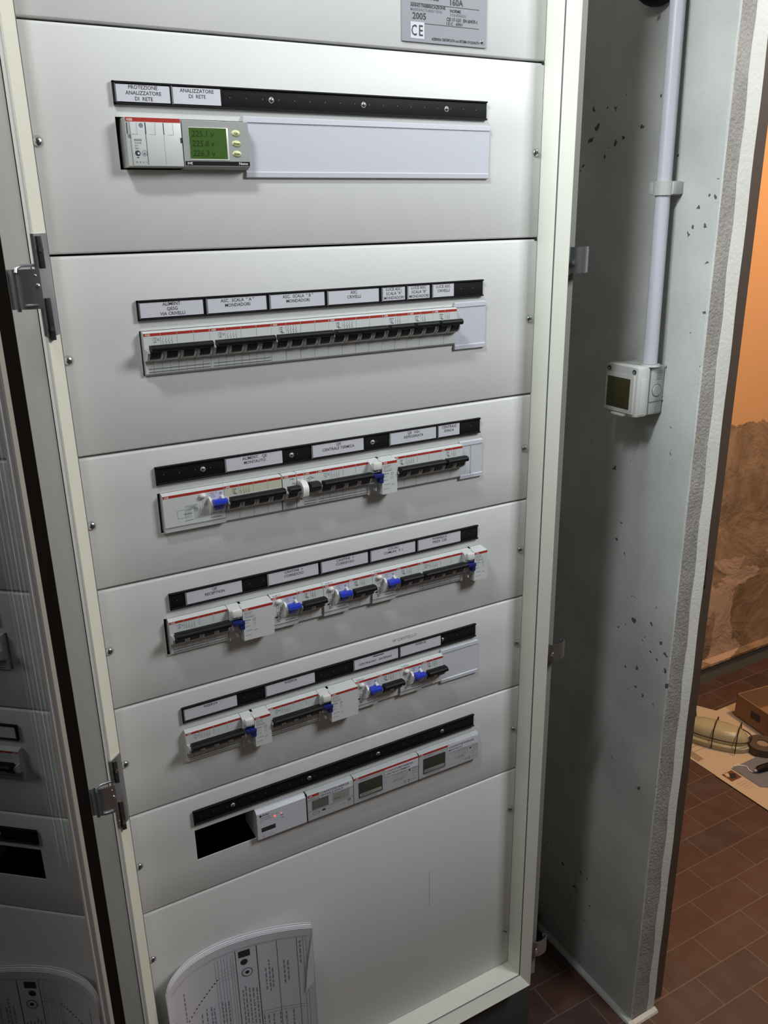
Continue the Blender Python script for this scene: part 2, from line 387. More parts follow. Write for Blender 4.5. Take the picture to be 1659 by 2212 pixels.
# ================================================================== CABINET
cab = thing('distribution_cabinet', 'tall light grey electrical distribution cabinet standing open beside the wall', 'cabinet', (217, 100, 0))
OX, OY = 217, 100
def cb(mb, name, parent=None, **k):
    """cabinet part: coordinates are world millimetres"""
    mb.v = [(p[0] - OX, p[1] - OY, p[2]) for p in mb.v]
    return mb.build(name, parent or cab, **k)
XL, XR, ZB, ZT = -80.5, 514.5, 199, 1900
b_ = MB()
def rectloop(x0, x1, z0, z1, y): return [(x0, y, z0), (x1, y, z0), (x1, y, z1), (x0, y, z1)]
def loft(mb, A, B, m): 
    for i in range(4): mb.poly([A[i], A[(i + 1) % 4], B[(i + 1) % 4], B[i]], m)
L0 = rectloop(XL, XR, ZB, ZT, 6); L1 = rectloop(XL, XR, ZB, ZT, -31.3)
L2 = rectloop(XL - 1, XR + 1, ZB - 1, ZT + 1, -31.3); L3 = rectloop(XL - 1, XR + 1, ZB - 1, ZT + 1, -33)
L4 = rectloop(XL - 13.5, XR + 14, ZB - 19, ZT + 19, -44.5); L5 = rectloop(XL - 15, XR + 15.5, ZB - 20.5, ZT + 20.5, -43.5)
L6 = rectloop(XL - 15, XR + 15.5, ZB - 20.5, ZT + 20.5, -15)
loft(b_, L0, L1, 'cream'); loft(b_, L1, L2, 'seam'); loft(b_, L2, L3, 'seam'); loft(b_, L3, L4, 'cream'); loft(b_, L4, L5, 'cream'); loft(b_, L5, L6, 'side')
cb(b_, 'rim_frame')
b_ = MB(); L7 = rectloop(-133, 563.5, 161, 1955, -15); L8 = rectloop(-133, 563.5, 161, 1955, 284)
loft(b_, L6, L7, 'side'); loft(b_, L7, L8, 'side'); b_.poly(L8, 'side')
cb(b_, 'housing')
b_ = MB(); b_.box(-120, 560, -10, 275, 0, 161, 'plinth', 2); cb(b_, 'plinth')
b_ = MB(); loft(b_, rectloop(-95.9, 530.5, 178, 1921, -15.6), rectloop(-96.3, 534.5, 174, 1925, -15.6), 'rubber'); loft(b_, rectloop(-96.3, 534.5, 174, 1925, -15.6), rectloop(-96.3, 534.5, 174, 1925, -16.8), 'rubber'); loft(b_, rectloop(-95.7, 530.5, 178, 1921, -16.8), rectloop(-96.3, 534.5, 174, 1925, -16.8), 'rubber'); cb(b_, 'door_seal')
# latch hooks on the right side
HP = [(530.5, -26), (537, -27), (543, -29), (547, -33.5), (553, -35.4), (560, -35.2), (567, -33.8), (571.5, -31.5), (573, -28.5), (571.5, -25.8), (568.5, -25.4), (566.6, -27.5), (567.5, -29.6)]
for i, (zb, zt) in enumerate(((1357, 1389), (798, 825), (224, 255))):
    b_ = MB(); b_.sheet(HP, zb, zt, 'steel', 1.6)
    b_.box(531, 544, -30.5, -28, zb - 2, zt + 2, 'steel', 0.6); b_.cyl((546, -34, (zb + zt) / 2 - 3), (0.2, -1, 0), 3.2, 3.2, 'screw', 14)
    b_.box(530.2, 532.5, -30, -17, zb - 40, zt + 40, 'rubber')
    cb(b_, 'latch_hook')
# hinge brackets on the left side
for i, zc_ in enumerate((1377, 822, 240)):
    b_ = MB()
    b_.prism([(-81.5, -34), (-83.5, -37.5), (-94.5, -47), (-97, -46.5), (-97, -43)], zc_ - 46, zc_ + 44, 'steel', axis='z')
    b_.box(-91.5, -87.2, -46.6, -40, zc_ - 50, zc_ - 12, 'dsteel', .3); b_.box(-91.8, -87.6, -46.6, -40, zc_ + 14, zc_ + 42, 'dsteel', .3)
    for dz in (-40, 30): b_.cyl((-89.5, -42, zc_ + dz), (0, -1, 0), 1.9, 6.0, 'screw', 12)
    cb(b_, 'hinge_plate')
    b_ = MB(); hp = [(-94, -47.5), (-100, -48.2), (-107, -47.8), (-112, -46), (-117, -42), (-121, -41.2), (-128, -45)]
    b_.sheet(hp, zc_ - 21, zc_ + 14, 'steel', 1.8)
    b_.tube([(-97, -44, zc_ + 17), (-108, -44.5, zc_ + 17), (-113, -46, zc_ + 15), (-114, -48, zc_ + 11)], 1.5, 'steel', 10)
    b_.cyl((-115, -44, zc_ - 23), (0, 0, 1), 1.9, 37, 'dsteel', 14)
    b_.tube([(-99, -50, zc_ - 17.5), (-106, -50, zc_ - 17.5), (-110, -49, zc_ - 17.5)], 1.0, 'screw', 8)
    b_.ell((-97, -48.6, zc_ - 1), (2.2, 1.6, 2.6), 'screw'); b_.ell((-98, -48.6, zc_ + 8), (1.4, 1.0, 1.6), 'screw')
    cb(b_, 'hinge')
# glazed door, opened about 110 degrees
door = bpy.data.objects.new('glazed_door', None); C.objects.link(door); door.parent = cab
HX, HY = -114.4, -42.0; A_ = R(20); D = Vector((-math.sin(A_), -math.cos(A_))); Nn = Vector((math.cos(A_), -math.sin(A_)))
def dp(s, q, z=0): P = Vector((HX, HY)) + D * s + Nn * q; return (P.x - OX, P.y - OY, z)
def dprof(mb, prof, z0, z1, m):
    pp = [dp(s, q)[:2] for s, q in prof]; mb.prism(pp, z0, z1, m, axis='z')
z0d, z1d = 165, 1950
b_ = MB()
dprof(b_, [(24, -26), (118.5, -26), (118.5, -0.6), (24, -0.6)], z0d, z1d, 'dkgrey')
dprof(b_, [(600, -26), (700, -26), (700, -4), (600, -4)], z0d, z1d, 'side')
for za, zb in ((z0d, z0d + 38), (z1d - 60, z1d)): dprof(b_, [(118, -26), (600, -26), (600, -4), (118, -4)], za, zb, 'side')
b_.build('door_leaf', door)
b_ = MB(); dprof(b_, [(27, -0.6), (78, -0.6), (77.5, 0.0), (28, 0.0)], z0d + 2, z1d - 2, 'rubber'); b_.build('door_gasket', door)
b_ = MB(); dprof(b_, [(78.5, -0.6), (96.5, -0.6), (96, 1.4), (79, 0.8)], z0d + 1, z1d - 1, 'side'); b_.build('inner_flange', door)
b_ = MB(); b_.tube([dp(113.5, -1.0, z0d + 3), dp(113.5, -1.0, z1d - 3)], 2.3, 'chrome', 14); b_.build('edge_trim', door)
b_ = MB(); dprof(b_, [(119, 0.0), (119, -3.5), (601, -3.5), (601, 0.0)], z0d + 39, z1d - 61, 'glass'); b_.build('glass_pane', door)

# ------------------------------------------------------------------ cover panels
JZ = [1900, 1600, 1400, 1200, 1050, 900, 750, 600, 199]
def tagcard(parent, x0, x1, zc_, lines, y=-4.6, hand=None, caps=3.3, lead=4.9, top=None):
    b_ = MB(); zt = zc_ + 7.4; zb = zc_ - 7.4
    b_.box(x0, x1, y, y + 0.8, zb, zt, 'card', 0)
    nl = len(lines); z = 7.0 if nl == 3 else 6.4
    for s in lines:
        z -= lead if s is not lines[0] else caps + 0.0
        if s: b_.text(s, (x0 + x1) / 2, z, caps, y - 0.05, 'ink', 'c', wmax=(x1 - x0) - 3, sx=0.98)
    return b_, zb, zt
ROWS = {  # index of panel : (strip top offset, cards [(x0,x1,lines)], screws x)
 2: (46.2, [(3, 54, ['PROTEZIONE', 'ANALIZZATORE', 'DI  RETE']), (57, 105, ['ANALIZZATORE', 'DI  RETE'])], [159, 266, 373]),
 3: (46.2, [(3, 69, ['ALIMENT.', 'QESG', 'VIA CRIVELLI']), (74, 140, ['ASC.  SCALA  " A "', 'MONDADORI']), (145, 210, ['ASC.  SCALA  " B "', 'MONDADORI']), (215, 280, ['ASC.', 'CRIVELLI']), (285.5, 315.5, ['LUCE ASC.', 'SCALA "A"', 'MONDADORI']), (320, 350, ['LUCE ASC.', 'SCALA "B"', 'MONDADORI']), (355, 385, ['LUCE ASC.', 'CRIVELLI'])], []),
 4: (21.4, [(80, 148, ['ALIMENT.   QE', 'MONTAUTO']), (187, 255, ['QE', 'CENTRALE TERMICA']), (293, 360, ['QE   H2o', 'REFRIGERATA']), (364, 396, ['CENTRALE', 'IDRICA'])], [53, 160, 268]),
 5: (21.4, [(20, 87, ['QE', 'RECEPTION']), (121, 187, ['CANTINE  +', 'CORRIDOIO']), (192, 257, ['CANTINE  +', 'CORRIDOIO']), (262, 328, ['LOCALI', 'COMUNI   P. I.']), (333, 400, ['PANNELLO', 'PRESE  CEE'])], []),
 6: (21.4, [(3, 69, ['RISERVA']), (108, 175, ['RISERVA']), (233, 300, [None]), (304, 369, ['RISERVA'])], [372]),
 7: (21.4, [], [52, 160, 266, 373]),
}
def screw_mesh():
    b_ = MB(); b_.ell((0, -0.6, 0), (4.3, 2.1, 4.3), 'screw', 18, 8); b_.box(-2.2, 2.2, -2.9, -2.2, -.45, .45, 'ink'); b_.box(-.45, .45, -2.9, -2.2, -2.2, 2.2, 'ink')
    b_.ring(0, 0, -0.15, 5.6, 1.4, 'greyp', 22)
    return b_
proto_screw = None
def add_screw(parent, x, z, scale=1.0, y=0):
    global proto_screw
    if proto_screw is None:
        o = screw_mesh().build('screw', parent); proto_screw = o
    else:
        o = proto_screw.copy(); C.objects.link(o); o.parent = parent
    o.location = (x * K, y * K, z * K); o.scale = (scale,) * 3
    o.rotation_euler = (0, random.uniform(0, 3), 0)
    return o
PLAB = {1: 'blank white top cover panel carrying the silver rating plate',
 2: 'white cover panel around the green display meter, second from the top',
 3: 'white cover panel with seven name cards, ALIMENT. QESG to LUCE ASC. CRIVELLI',
 4: 'white cover panel with the QE CENTRALE TERMICA and REFRIGERATA name cards',
 5: 'white cover panel with the QE RECEPTION and CANTINE name cards',
 6: 'white cover panel with the RISERVA and handwritten CENTRALINO ANTENNA cards',
 7: 'white cover panel with a black open slot beside the energy meters',
 8: 'plain white bottom cover panel behind the stack of drawings'}
PANEL = {}
for i in range(1, 9):
    zt, zb = JZ[i - 1] - 1.0, JZ[i] + 1.0
    if i == 8: zb = 200
    cz = (zt + zb) / 2
    th = thing('cover_panel', PLAB[i], 'cover panel', (217, 0, cz), 'cover panels of the cabinet'); PANEL[i] = th
    b_ = MB(); x0, x1 = -79.5 - 217, 513.5 - 217; h0, h1 = zb - cz, zt - cz
    def topprof(za, zb_): return [(14, zb_), (3.2, zb_), (1.0, zb_ - 0.7), (0, zb_ - 3.0), (0, za), (1.6, za), (1.6, zb_ - 2), (14, zb_ - 2)]
    def botprof(za, zb_): return [(14, za), (2.0, za), (0.5, za + 0.6), (0, za + 1.8), (0, zb_), (1.6, zb_), (1.6, za + 2), (14, za + 2)]
    if i in ROWS:
        cutl = -217 + (-8.5 if i == 5 else 0); cutr = 432.5 - 217; c0, c1 = -23.2, 23.2
        b_.prism(topprof(c1, h1), x0, x1, 'paint'); b_.prism(botprof(h0, c0), x0, x1, 'paint')
        b_.box(x0, cutl, 0, 1.6, c0, c1, 'paint'); b_.box(cutr, x1, 0, 1.6, c0, c1, 'paint')
    else:
        b_.prism(topprof(0, h1), x0, x1, 'paint'); b_.prism(botprof(h0, 0), x0, x1, 'paint')
    if i in (2, 3): b_.cyl((x1 - 2.2, 0.4, h1 - 0.2), (0, -1, 0), 2.0, 0.6, 'dark', 14)
    b_.build('sheet', th, angle=60)
    if i > 1:
        for sx_ in (-72.6, 506.2):
            for sz in ((0,) if i < 8 else (525 - cz, 272 - cz)):
                add_screw(th, sx_ - 217, sz)
    if i in ROWS:
        off, cards, scr = ROWS[i]; zs_ = JZ[i - 1] - off - cz - 10.1; 
        st = bpy.data.objects.new('name_strip', None); C.objects.link(st); st.parent = th; st.location = (-217 * K, 0, zs_ * K)
        b_ = MB(); b_.box(0, 429, -2.2, -0.02, -10.1, 10.1, 'blackp', .5)
        b_.prism([(-2, 10.1), (-3.9, 9.9), (-3.9, 8.6), (-3.4, 8.2), (-2, 8.2)], 0, 429, 'blackp'); b_.prism([(-2, -10.1), (-3.9, -9.9), (-3.9, -8.6), (-3.4, -8.2), (-2, -8.2)], 0, 429, 'blackp')
        b_.box(0, 1.6, -3.9, -2, -10, 10, 'blackp')
        for k in range(24):
            xx = 9 + 17.6 * k
            if not any(a - 2 < xx < c + 2 for a, c, _ in cards): b_.disc(xx, 0.4, -2.25, 0.45, 'ink2', 8)
        b_.build('strip_body', st)
        for (a, c, lines) in cards:
            hand = lines == [None]
            cb_, zb_, zt_ = tagcard(st, a, c, 0, [l for l in lines if l], y=-3.0)
            if hand:
                for q in range(9): cb_.line([(a + 28 + q * 1.7, 5.0 + .2 * (q % 2)), (a + 30.5 + q * 1.7, 5.5 - .3 * (q % 2))], -3.1, 1.0, 'ink')
                cb_.text('CENTRALINO   ANTENNA', a + 6, -2.6, 3.0, -3.06, 'ink', 'l', wmax=54, slant=0.3)
            cb_.box(a - 1.8, a - 0.5, -3.6, -2.2, -8, 8, 'seam'); cb_.box(c + 0.4, c + 1.4, -3.6, -2.2, -8, 8, 'blackp')
            cb_.build('name_card', st, smooth=False)
        for xx in scr: add_screw(st, xx, 0, 0.52, -2.2)
# pencil note on panel 6
b_ = MB(); b_.text('W CANTELLO', 292 - 217, 900 - 15.5 - 825, 4.2, -0.06, 'side', 'l', wmax=82, slant=.25); b_.build('pencil_note', PANEL[6], smooth=False)
b_ = MB(); b_.box(352.5 - 217, 353.1 - 217, -0.08, 0.5, 400 - 400, 470 - 400, 'side'); b_.build('scratch', PANEL[8])

# rating plate
cz = (JZ[0] + JZ[1]) / 2
rp = thing('rating_plate', 'silver metal rating plate with CE mark riveted at the top right', 'plate', (371, 0, 1665))
b_ = MB(); b_.box(-55.5, 55.5, -1.6, -0.02, -56.5, 56.5, 'alu', .4)
y = -1.72
b_.rect(-45, -27.5, -53, -37, y - .1, 'card')
b_.text('C', -44.0, -50.2, 10.4, y - .16, 'ink', sx=.72); b_.text('E', -34.4, -50.2, 10.4, y - .16, 'ink', sx=.8)
for (s, x_, z_, h_, m_) in (('2005', -42.5, -34.2, 6.2, 'ink'), ('SCO5016B', -43.5, -15.0, 5.4, 'ink'), ('160A', 6, -17.5, 6.0, 'ink'),
    ('MANUFACTURED YEAR', -45, -26.4, 2.7, 'ink2'), ('ANNO FABBRICAZIONE', -45, -22.6, 2.9, 'ink'), ('STANDARDS', 6, -28.0, 2.6, 'ink2'), ('NORME', 6, -24.4, 2.9, 'ink'), ('CEI 17-13/1  EN 60439-1', 1.5, -33.0, 3.4, 'ink'), ('I E C   439/1', 1.5, -37.0, 3.0, 'ink'),
    ('RATED CURRENT MAIN BUS', 6, -8.4, 2.7, 'ink2'), ('CORRENTE NOM. SBARRE', 6, -4.4, 3.0, 'ink'), ('WIRING DIAGRAM', -45, -6.6, 2.7, 'ink2'), ('SCHEMA ELETTRICO', -45, -2.2, 3.0, 'ink'), ('AZIENDA CERTIFICATA con SISTEMA DI QUALITA', -18, -53.2, 2.6, 'ink')):
    b_.text(s, x_, z_, h_, y - .12, m_, 'l', wmax=46 if x_ < 0 and h_ < 3.5 and x_ != -18 else (64 if x_ == -18 else 41))
for zz in (-19.2, -38.0, 4.0): b_.rect(-45 if zz > -38 else -27, 45, zz - .25, zz + .25, y - .1, 'ink')
b_.build('plate', rp, smooth=False)
for sx_, sz in ((49.5, -50.5), (49.5, 50.5), (-49.5, 50.5)):
    b_ = MB(); b_.ell((sx_, -1.7, sz), (2.3, 1.4, 2.3), 'screw'); b_.disc(sx_, sz, -3.12, .8, 'ink', 8); b_.build('rivet', rp)

# ================================================================== DEVICES
def mx_(m): return 1.7 + 17.5 * m
RZ = {2: 1500, 3: 1300, 4: 1125, 5: 975, 6: 825, 7: 675}
BODY = [(40, 22.6), (-4.2, 22.6), (-8, 21.4), (-8, -6.6), (-5.2, -8.0), (-4.6, -20.6), (-2.6, -22.6), (40, -22.6)]
Y = -8.08
def sym(b_, x, z, mt='ink', sc=1.0):     # breaker pole symbol
    b_.text(str(1), x - .3, z + 3.3, 1.5 * sc, Y, mt, 'c')
    b_.line([(x, z + 2.6), (x, z + 1.2), (x - 1.1, z - .6)], Y, .32, mt)
    b_.line([(x - 1.1, z - .4), (x + .3, z - 1.3), (x + .3, z - 2.3), (x - .6, z - 2.7), (x + .2, z - 3.6)], Y, .34, mt)
def breaker_body(n, spec, two, lab='white', bold=True):
    W = 17.5 * n; b_ = MB(); b_.prism(BODY, .12, W - .12, 'white')
    for k in range(n):
        b_.rect(17.5 * k + .35, 17.5 * k + 17.15, 18.3, 21.1, Y, 'red')
        if lab != 'white' and k < n: b_.rect(17.5 * k + .5, 17.5 * k + 17, 9.6, 17.9, Y + .03, lab)
        if k: b_.rect(17.5 * k - .15, 17.5 * k + .15, 9.3, 21.2, Y, 'seam')
    for k in range(1, 2 * n):
        if two or k % 2 == 0: b_.poly([(8.75 * k - .15, -5.3, -8), (8.75 * k + .15, -5.3, -8), (8.75 * k + .15, -4.72, -20.6), (8.75 * k - .15, -4.72, -20.6)], 'seam')
    if two:
        for zz in (-15.6, -18.8): b_.box(3, W - 1, -5.15, -4.5, zz - .35, zz + .35, 'seam')
    b_.text('ABB', 1.8, 18.75, 1.9, Y - .06, 'lite', 'l', sx=1.1)
    mt = 'ink' if bold else 'ink2'
    for j, s in enumerate(spec): b_.text(s, 9.2, 15.4 - 2.1 * j, 1.35, Y - .05, mt, 'l', wmax=5.4)
    if bold: b_.box(11.6, 14.9, Y - .05, Y, 9.9, 11.2, 'ink2')
    else: b_.ring(15.2, 14.3, Y - .05, 1.2, .5, 'ink2', 12)
    if n >= 4: xs = [20.0, 23.2, 26.4, 29.6]
    elif n == 2: xs = [20.6, 23.6]
    else: xs = []
    for q in xs: sym(b_, q, 13.1, mt, 1.0)
    # fins that guard the toggles
    fin = [(-5, 5.0), (-11, 5.0), (-15.5, 4.6), (-17, 2.2), (-15.4, -2.2), (-10.5, -6.4), (-5, -7.2)]
    for k in range(n + 1):
        for sgn in (-1, 1):
            if (k == 0 and sgn < 0) or (k == n and sgn > 0): continue
            xa = 17.5 * k + sgn * 0.7; xb = xa + sgn * (2.6)
            b_.prism(fin, min(xa, xb), max(xa, xb), 'white')
    return b_
BAR = [(-13, 9.6), (-19.5, 10.6), (-22.8, 10.0), (-24.2, 8.2), (-24.0, 5.4), (-22.0, 3.9), (-19, 3.4), (-13, 4.6)]
def toggle_bar(n, mt='toggle', pad=3.6):
    W = 17.5 * n; b_ = MB(); b_.prism(BAR, pad, W - 1.2, mt)
    for k in range(n):
        b_.prism([(-7, 3.6), (-14, 4.4), (-20.5, 5), (-16.5, -2.4), (-13, -4.6), (-8, -4.8)], 17.5 * k + 3.6, 17.5 * k + 14.0, mt)
        b_.prism([(-7.8, -4.9), (-12.4, -4.7), (-11.4, -6.4), (-8.0, -6.8)], 17.5 * k + 3.5, 17.5 * k + 14.1, 'white')
    return b_
_pb = {}
def breaker(n, row, m0, label, spec=('S 204', 'C 40', '~400'), two=False, lab='white', bold=True, group=None, name='circuit_breaker'):
    key = (n, tuple(spec), two, lab, bold)
    loc = (mx_(m0), 0, RZ[row])
    if key in _pb:
        c = copy_tree(_pb[key]); c.location = [v * K for v in loc]
        c['label'] = label
        c['group'] = group or 'circuit breakers'
        return c
    th = thing(name, label, 'circuit breaker', loc, group or 'circuit breakers')
    breaker_body(n, spec, two, lab, bold).build('body', th)
    toggle_bar(n).build('toggle', th, angle=50)
    _pb[key] = th
    return th
def cards_n(s): return s
# row 3
breaker(4, 3, 0, 'four-pole black-handled breaker at the left end, below the ALIMENT. QESG card', ('S 204', 'C 63', '~400', ''), two=True, lab='white', bold=False)
breaker(4, 3, 4, 'four-pole black-handled breaker below the ASC. SCALA "A" card', ('S 204', 'C 40', '~400'), two=True, bold=False)
breaker(4, 3, 8, 'four-pole black-handled breaker below the ASC. SCALA "B" card')
breaker(4, 3, 12, 'four-pole black-handled breaker below the ASC. CRIVELLI card')
breaker(2, 3, 16, 'two-pole breaker below the LUCE ASC. SCALA "A" card', ('S 201 Na', 'C 10', '~230'))
breaker(2, 3, 18, 'two-pole breaker below the LUCE ASC. SCALA "B" card', ('S 201 Na', 'C 10', '~230'))
breaker(2, 3, 20, 'two-pole breaker below the LUCE ASC. CRIVELLI card', ('S 201 Na', 'C 10', '~230'))
# row 4
def rcd(n, row, m0, label, ink=False):
    """residual current device: n modules, the last one carries the blue toggle"""
    th = thing('residual_current_device', label, 'residual current device', (mx_(m0), 0, RZ[row]), 'residual current devices with a blue toggle')
    W = 17.5 * n; o = W - 35; b_ = MB()
    b_.prism([(40, 22.6), (-4.2, 22.6), (-8, 21.2), (-8, -15.5), (-7.2, -16), (-6.6, -21.6), (-4.5, -22.6), (40, -22.6)], .12, W - .12, 'white')
    b_.rect(.3, W - .3, 18.0, 20.9, Y, 'red'); b_.text('ABB', 1.6, 18.5, 1.9, Y - .06, 'lite', 'l', sx=1.1)
    b_.rect(W - .25, W, -16, 18, Y, 'seam'); b_.rect(0, W, -16.2, -15.9, Y, 'seam')
    b_.rect(o + 17.5, W - .5, 8.5, 17.6, Y + .02, 'card')
    for j, s in enumerate(('DS202C  AC', 'In 40A', 'Idn 0.03')): b_.text(s, o + 18.2, 15.4 - 2.2 * j, 1.35, Y - .05, 'ink2', 'l', wmax=8.4)
    b_.ring(o + 30.5, 14.4, Y - .05, 1.6, .5, 'ink2', 14); b_.line([(o + 29.4, 14.4), (o + 31.6, 14.4)], Y - .05, .4, 'ink2'); b_.line([(o + 30.5, 13.3), (o + 30.5, 15.5)], Y - .05, .4, 'ink2')
    b_.line([(o + 18, -12.4), (o + 30, -12.4)], Y - .05, 1.0, 'ink2' )
    if n == 2:
        xs = [7.2, 9.4, 11.6]
        for i_, q in enumerate(xs): b_.line([(q, 10.4), (q, 4 - i_), (q - 1.3, 2 - i_), (q, 0.5 - i_), (q, -4)], Y - .05, .38, 'ink2')
        b_.line([(6, 6), (12.6, 6), (12.6, -2.6), (6.6, -2.6)], Y - .05, .35, 'ink2'); b_.ring(8.6, -1.8, Y - .05, 2.4, .5, 'ink2', 14)
        b_.rect(4.2, 7.6, -6.8, -4.6, Y - .05, 'ink'); b_.line([(7.6, -5.7), (11, -5.7), (11, -9), (8, -9)], Y - .05, .5, 'ink')
        b_.line([(7, -8), (7, -11), (11, -11)], Y - .05, .5, 'ink'); b_.text('N L', 7.5, -13, 1.4, Y - .05, 'ink')
        b_.text('NEO', 3.5, 0.1, 0.75, 0, 'ink2', sx=5.0, fn=lambda X_, Y_, Z_: (X_, -8 + 3.8 * Z_ - .06, 21.25 + 1.35 * Z_ + .06))
    else:
        for i_ in range(5):   # nested wiring diagram
            b_.line([(34 + i_ * 1.7, 2), (34 + i_ * 1.7, -10 + i_ * .9), (50.5 - i_ * 1.9, -10 + i_ * .9), (50.5 - i_ * 1.9, -2)], Y - .05, .28, 'ink2')
            b_.line([(32.5 - i_ * 2.0, 4.8 - i_ * .9 + 0), (32.5 + 2 + i_ * 1.0, 4.8 - i_ * .9)], Y - .05, .28, 'ink2'); b_.line([(24 + i_ * 1.6, 6.5 - i_ * .9), (24 + i_ * 1.6, -8.5)], Y - .05, .25, 'ink2')
            b_.line([(24 + i_ * 1.6, 6.5 - i_ * .9), (38 - i_, 6.5 - i_ * .9), (38 - i_, -2)], Y - .05, .25, 'ink2')
        b_.line([(15, 2), (24, 2), (24, -7), (15, -7), (15, 2)], Y - .05, .3, 'ink2'); b_.line([(22, -3), (31, -3)], Y - .05, .8, 'ink2'); b_.line([(23, -11), (32, -10.6)], Y - .05, .7, 'ink2')
        for i_ in range(4): b_.line([(41 + i_ * 2.4, 5), (41 + i_ * 2.4, 0), (40.3 + i_ * 2.4, -2)], Y - .05, .3, 'ink2')
    cheek = [(-7.5, 12), (-12, 10.5), (-15.5, 6.5), (-16.2, 2), (-14, -3), (-7.5, -9.5)]
    b_.prism(cheek, o + 16.2, o + 18.6, 'bright'); b_.prism(cheek, W - 4.6, W - 1.4, 'white')
    b_.prism([(-7.5, 0), (-14, 0.5), (-13.5, -3.6), (-7.5, -8)], o + 18.6, W - 4.6, 'white')
    b_.build('body', th)
    b_ = MB(); b_.ell((o + 9.8, -9.4, 15.0), (3.9, 3.4, 3.2), 'bright', 18, 10); b_.build('test_button', th)
    b_ = MB(); b_.prism([(-12, 9.2), (-18.5, 10.6), (-21.6, 9.2), (-22.2, 6.4), (-20.5, 4.6), (-12, 4.4)], o + 18.8, W - .6, 'blue'); b_.prism([(-8, 8), (-14, 8), (-19, 5), (-16.2, -.8), (-14.8, -2.4), (-8, -2.4)], o + 21.6, o + 30.6, 'blue'); b_.build('toggle', th, angle=50)
    return th
rcd(4, 4, 0.08, 'wide residual current device with wiring diagram and blue toggle, left end of its row')
breaker(4, 4, 4.08, 'four-pole breaker with yellowed label, below the ALIMENT. QE MONTAUTO card', ('S 204 M', 'C 63', '~400'), lab='yellowish')
# single pole breaker
th = thing('circuit_breaker', 'narrow single-pole breaker left of the white lever unit', 'circuit breaker', (mx_(8.16), 0, RZ[4]), 'circuit breakers')
b_ = breaker_body(1, ('E 93/N', ''), False); b_.build('body', th); toggle_bar(1, pad=3.0).build('toggle', th)
# half-width relay with white lever
th = thing('auxiliary_switch', 'half-width unit with a white curved lever and orange flag', 'switch', (mx_(9.2), 0, RZ[4]))
b_ = MB(); b_.prism(BODY, .1, 8.9, 'white'); b_.rect(.3, 8.6, 18.3, 21.1, Y, 'red'); b_.text('S2-H', 1.6, 15.2, 1.4, Y - .04, 'ink2', wmax=6); b_.text('CA', 3, 12.6, 1.4, Y - .04, 'ink2'); b_.build('body', th)
b_ = MB(); ringp = [(-7, 12.6), (-13, 14.0), (-19, 12.6), (-23, 8.5), (-24, 3), (-22, -3), (-17, -6.4), (-12, -6.8), (-12, -3.5), (-16, -2.4), (-19, 0.5), (-20, 4), (-18, 8), (-13, 10), (-7, 9.5)]
b_.prism(ringp, 1.0, 8.2, 'bright'); b_.prism([(-7, 9), (-17, 8), (-19, 3), (-15, -2.5), (-7, -4)], 1.8, 7.4, 'white'); b_.build('lever', th)
b_ = MB(); b_.box(3.4, 5.8, -9, -7, -11, -6.5, 'orange'); b_.build('flag', th)
# shunt trip
th = thing('shunt_release', 'narrow release unit with a coil symbol beside the white lever unit', 'switch', (mx_(9.72), 0, RZ[4]))
b_ = MB(); b_.prism(BODY, .1, 16.6, 'white'); b_.rect(.3, 16.3, 18.3, 21.1, Y, 'red'); b_.text('ABB', 1.4, 18.75, 1.9, Y - .06, 'lite', sx=1.1)
b_.line([(5.5, 14.6), (5.5, 12.6), (10.5, 12.6), (10.5, 14.6), (5.5, 14.6)], Y - .05, .4, 'ink'); b_.line([(3, 13.6), (5.5, 13.6)], Y - .05, .4, 'ink'); b_.line([(10.5, 13.6), (13, 13.6)], Y - .05, .4, 'ink'); b_.line([(8, 14.6), (8, 16.4)], Y - .05, .4, 'ink')
b_.text('S2-A2', 3, 9.6, 1.3, Y - .05, 'ink2', wmax=9)
for zz in (-15.6, -18.8): b_.box(1, 16, -5.15, -4.5, zz - .35, zz + .35, 'seam')
b_.build('body', th); b_ = MB(); b_.prism([(-7, 9), (-13, 10), (-19.5, 9.5), (-21, 6), (-17, 0), (-8, -4)], 4.2, 16.4, 'toggle'); b_.build('toggle', th, angle=50)
breaker(4, 4, 10.66, 'four-pole breaker below the QE CENTRALE TERMICA card', ('S 204', 'C 63', '~400', ''), two=True, lab='white', bold=False)
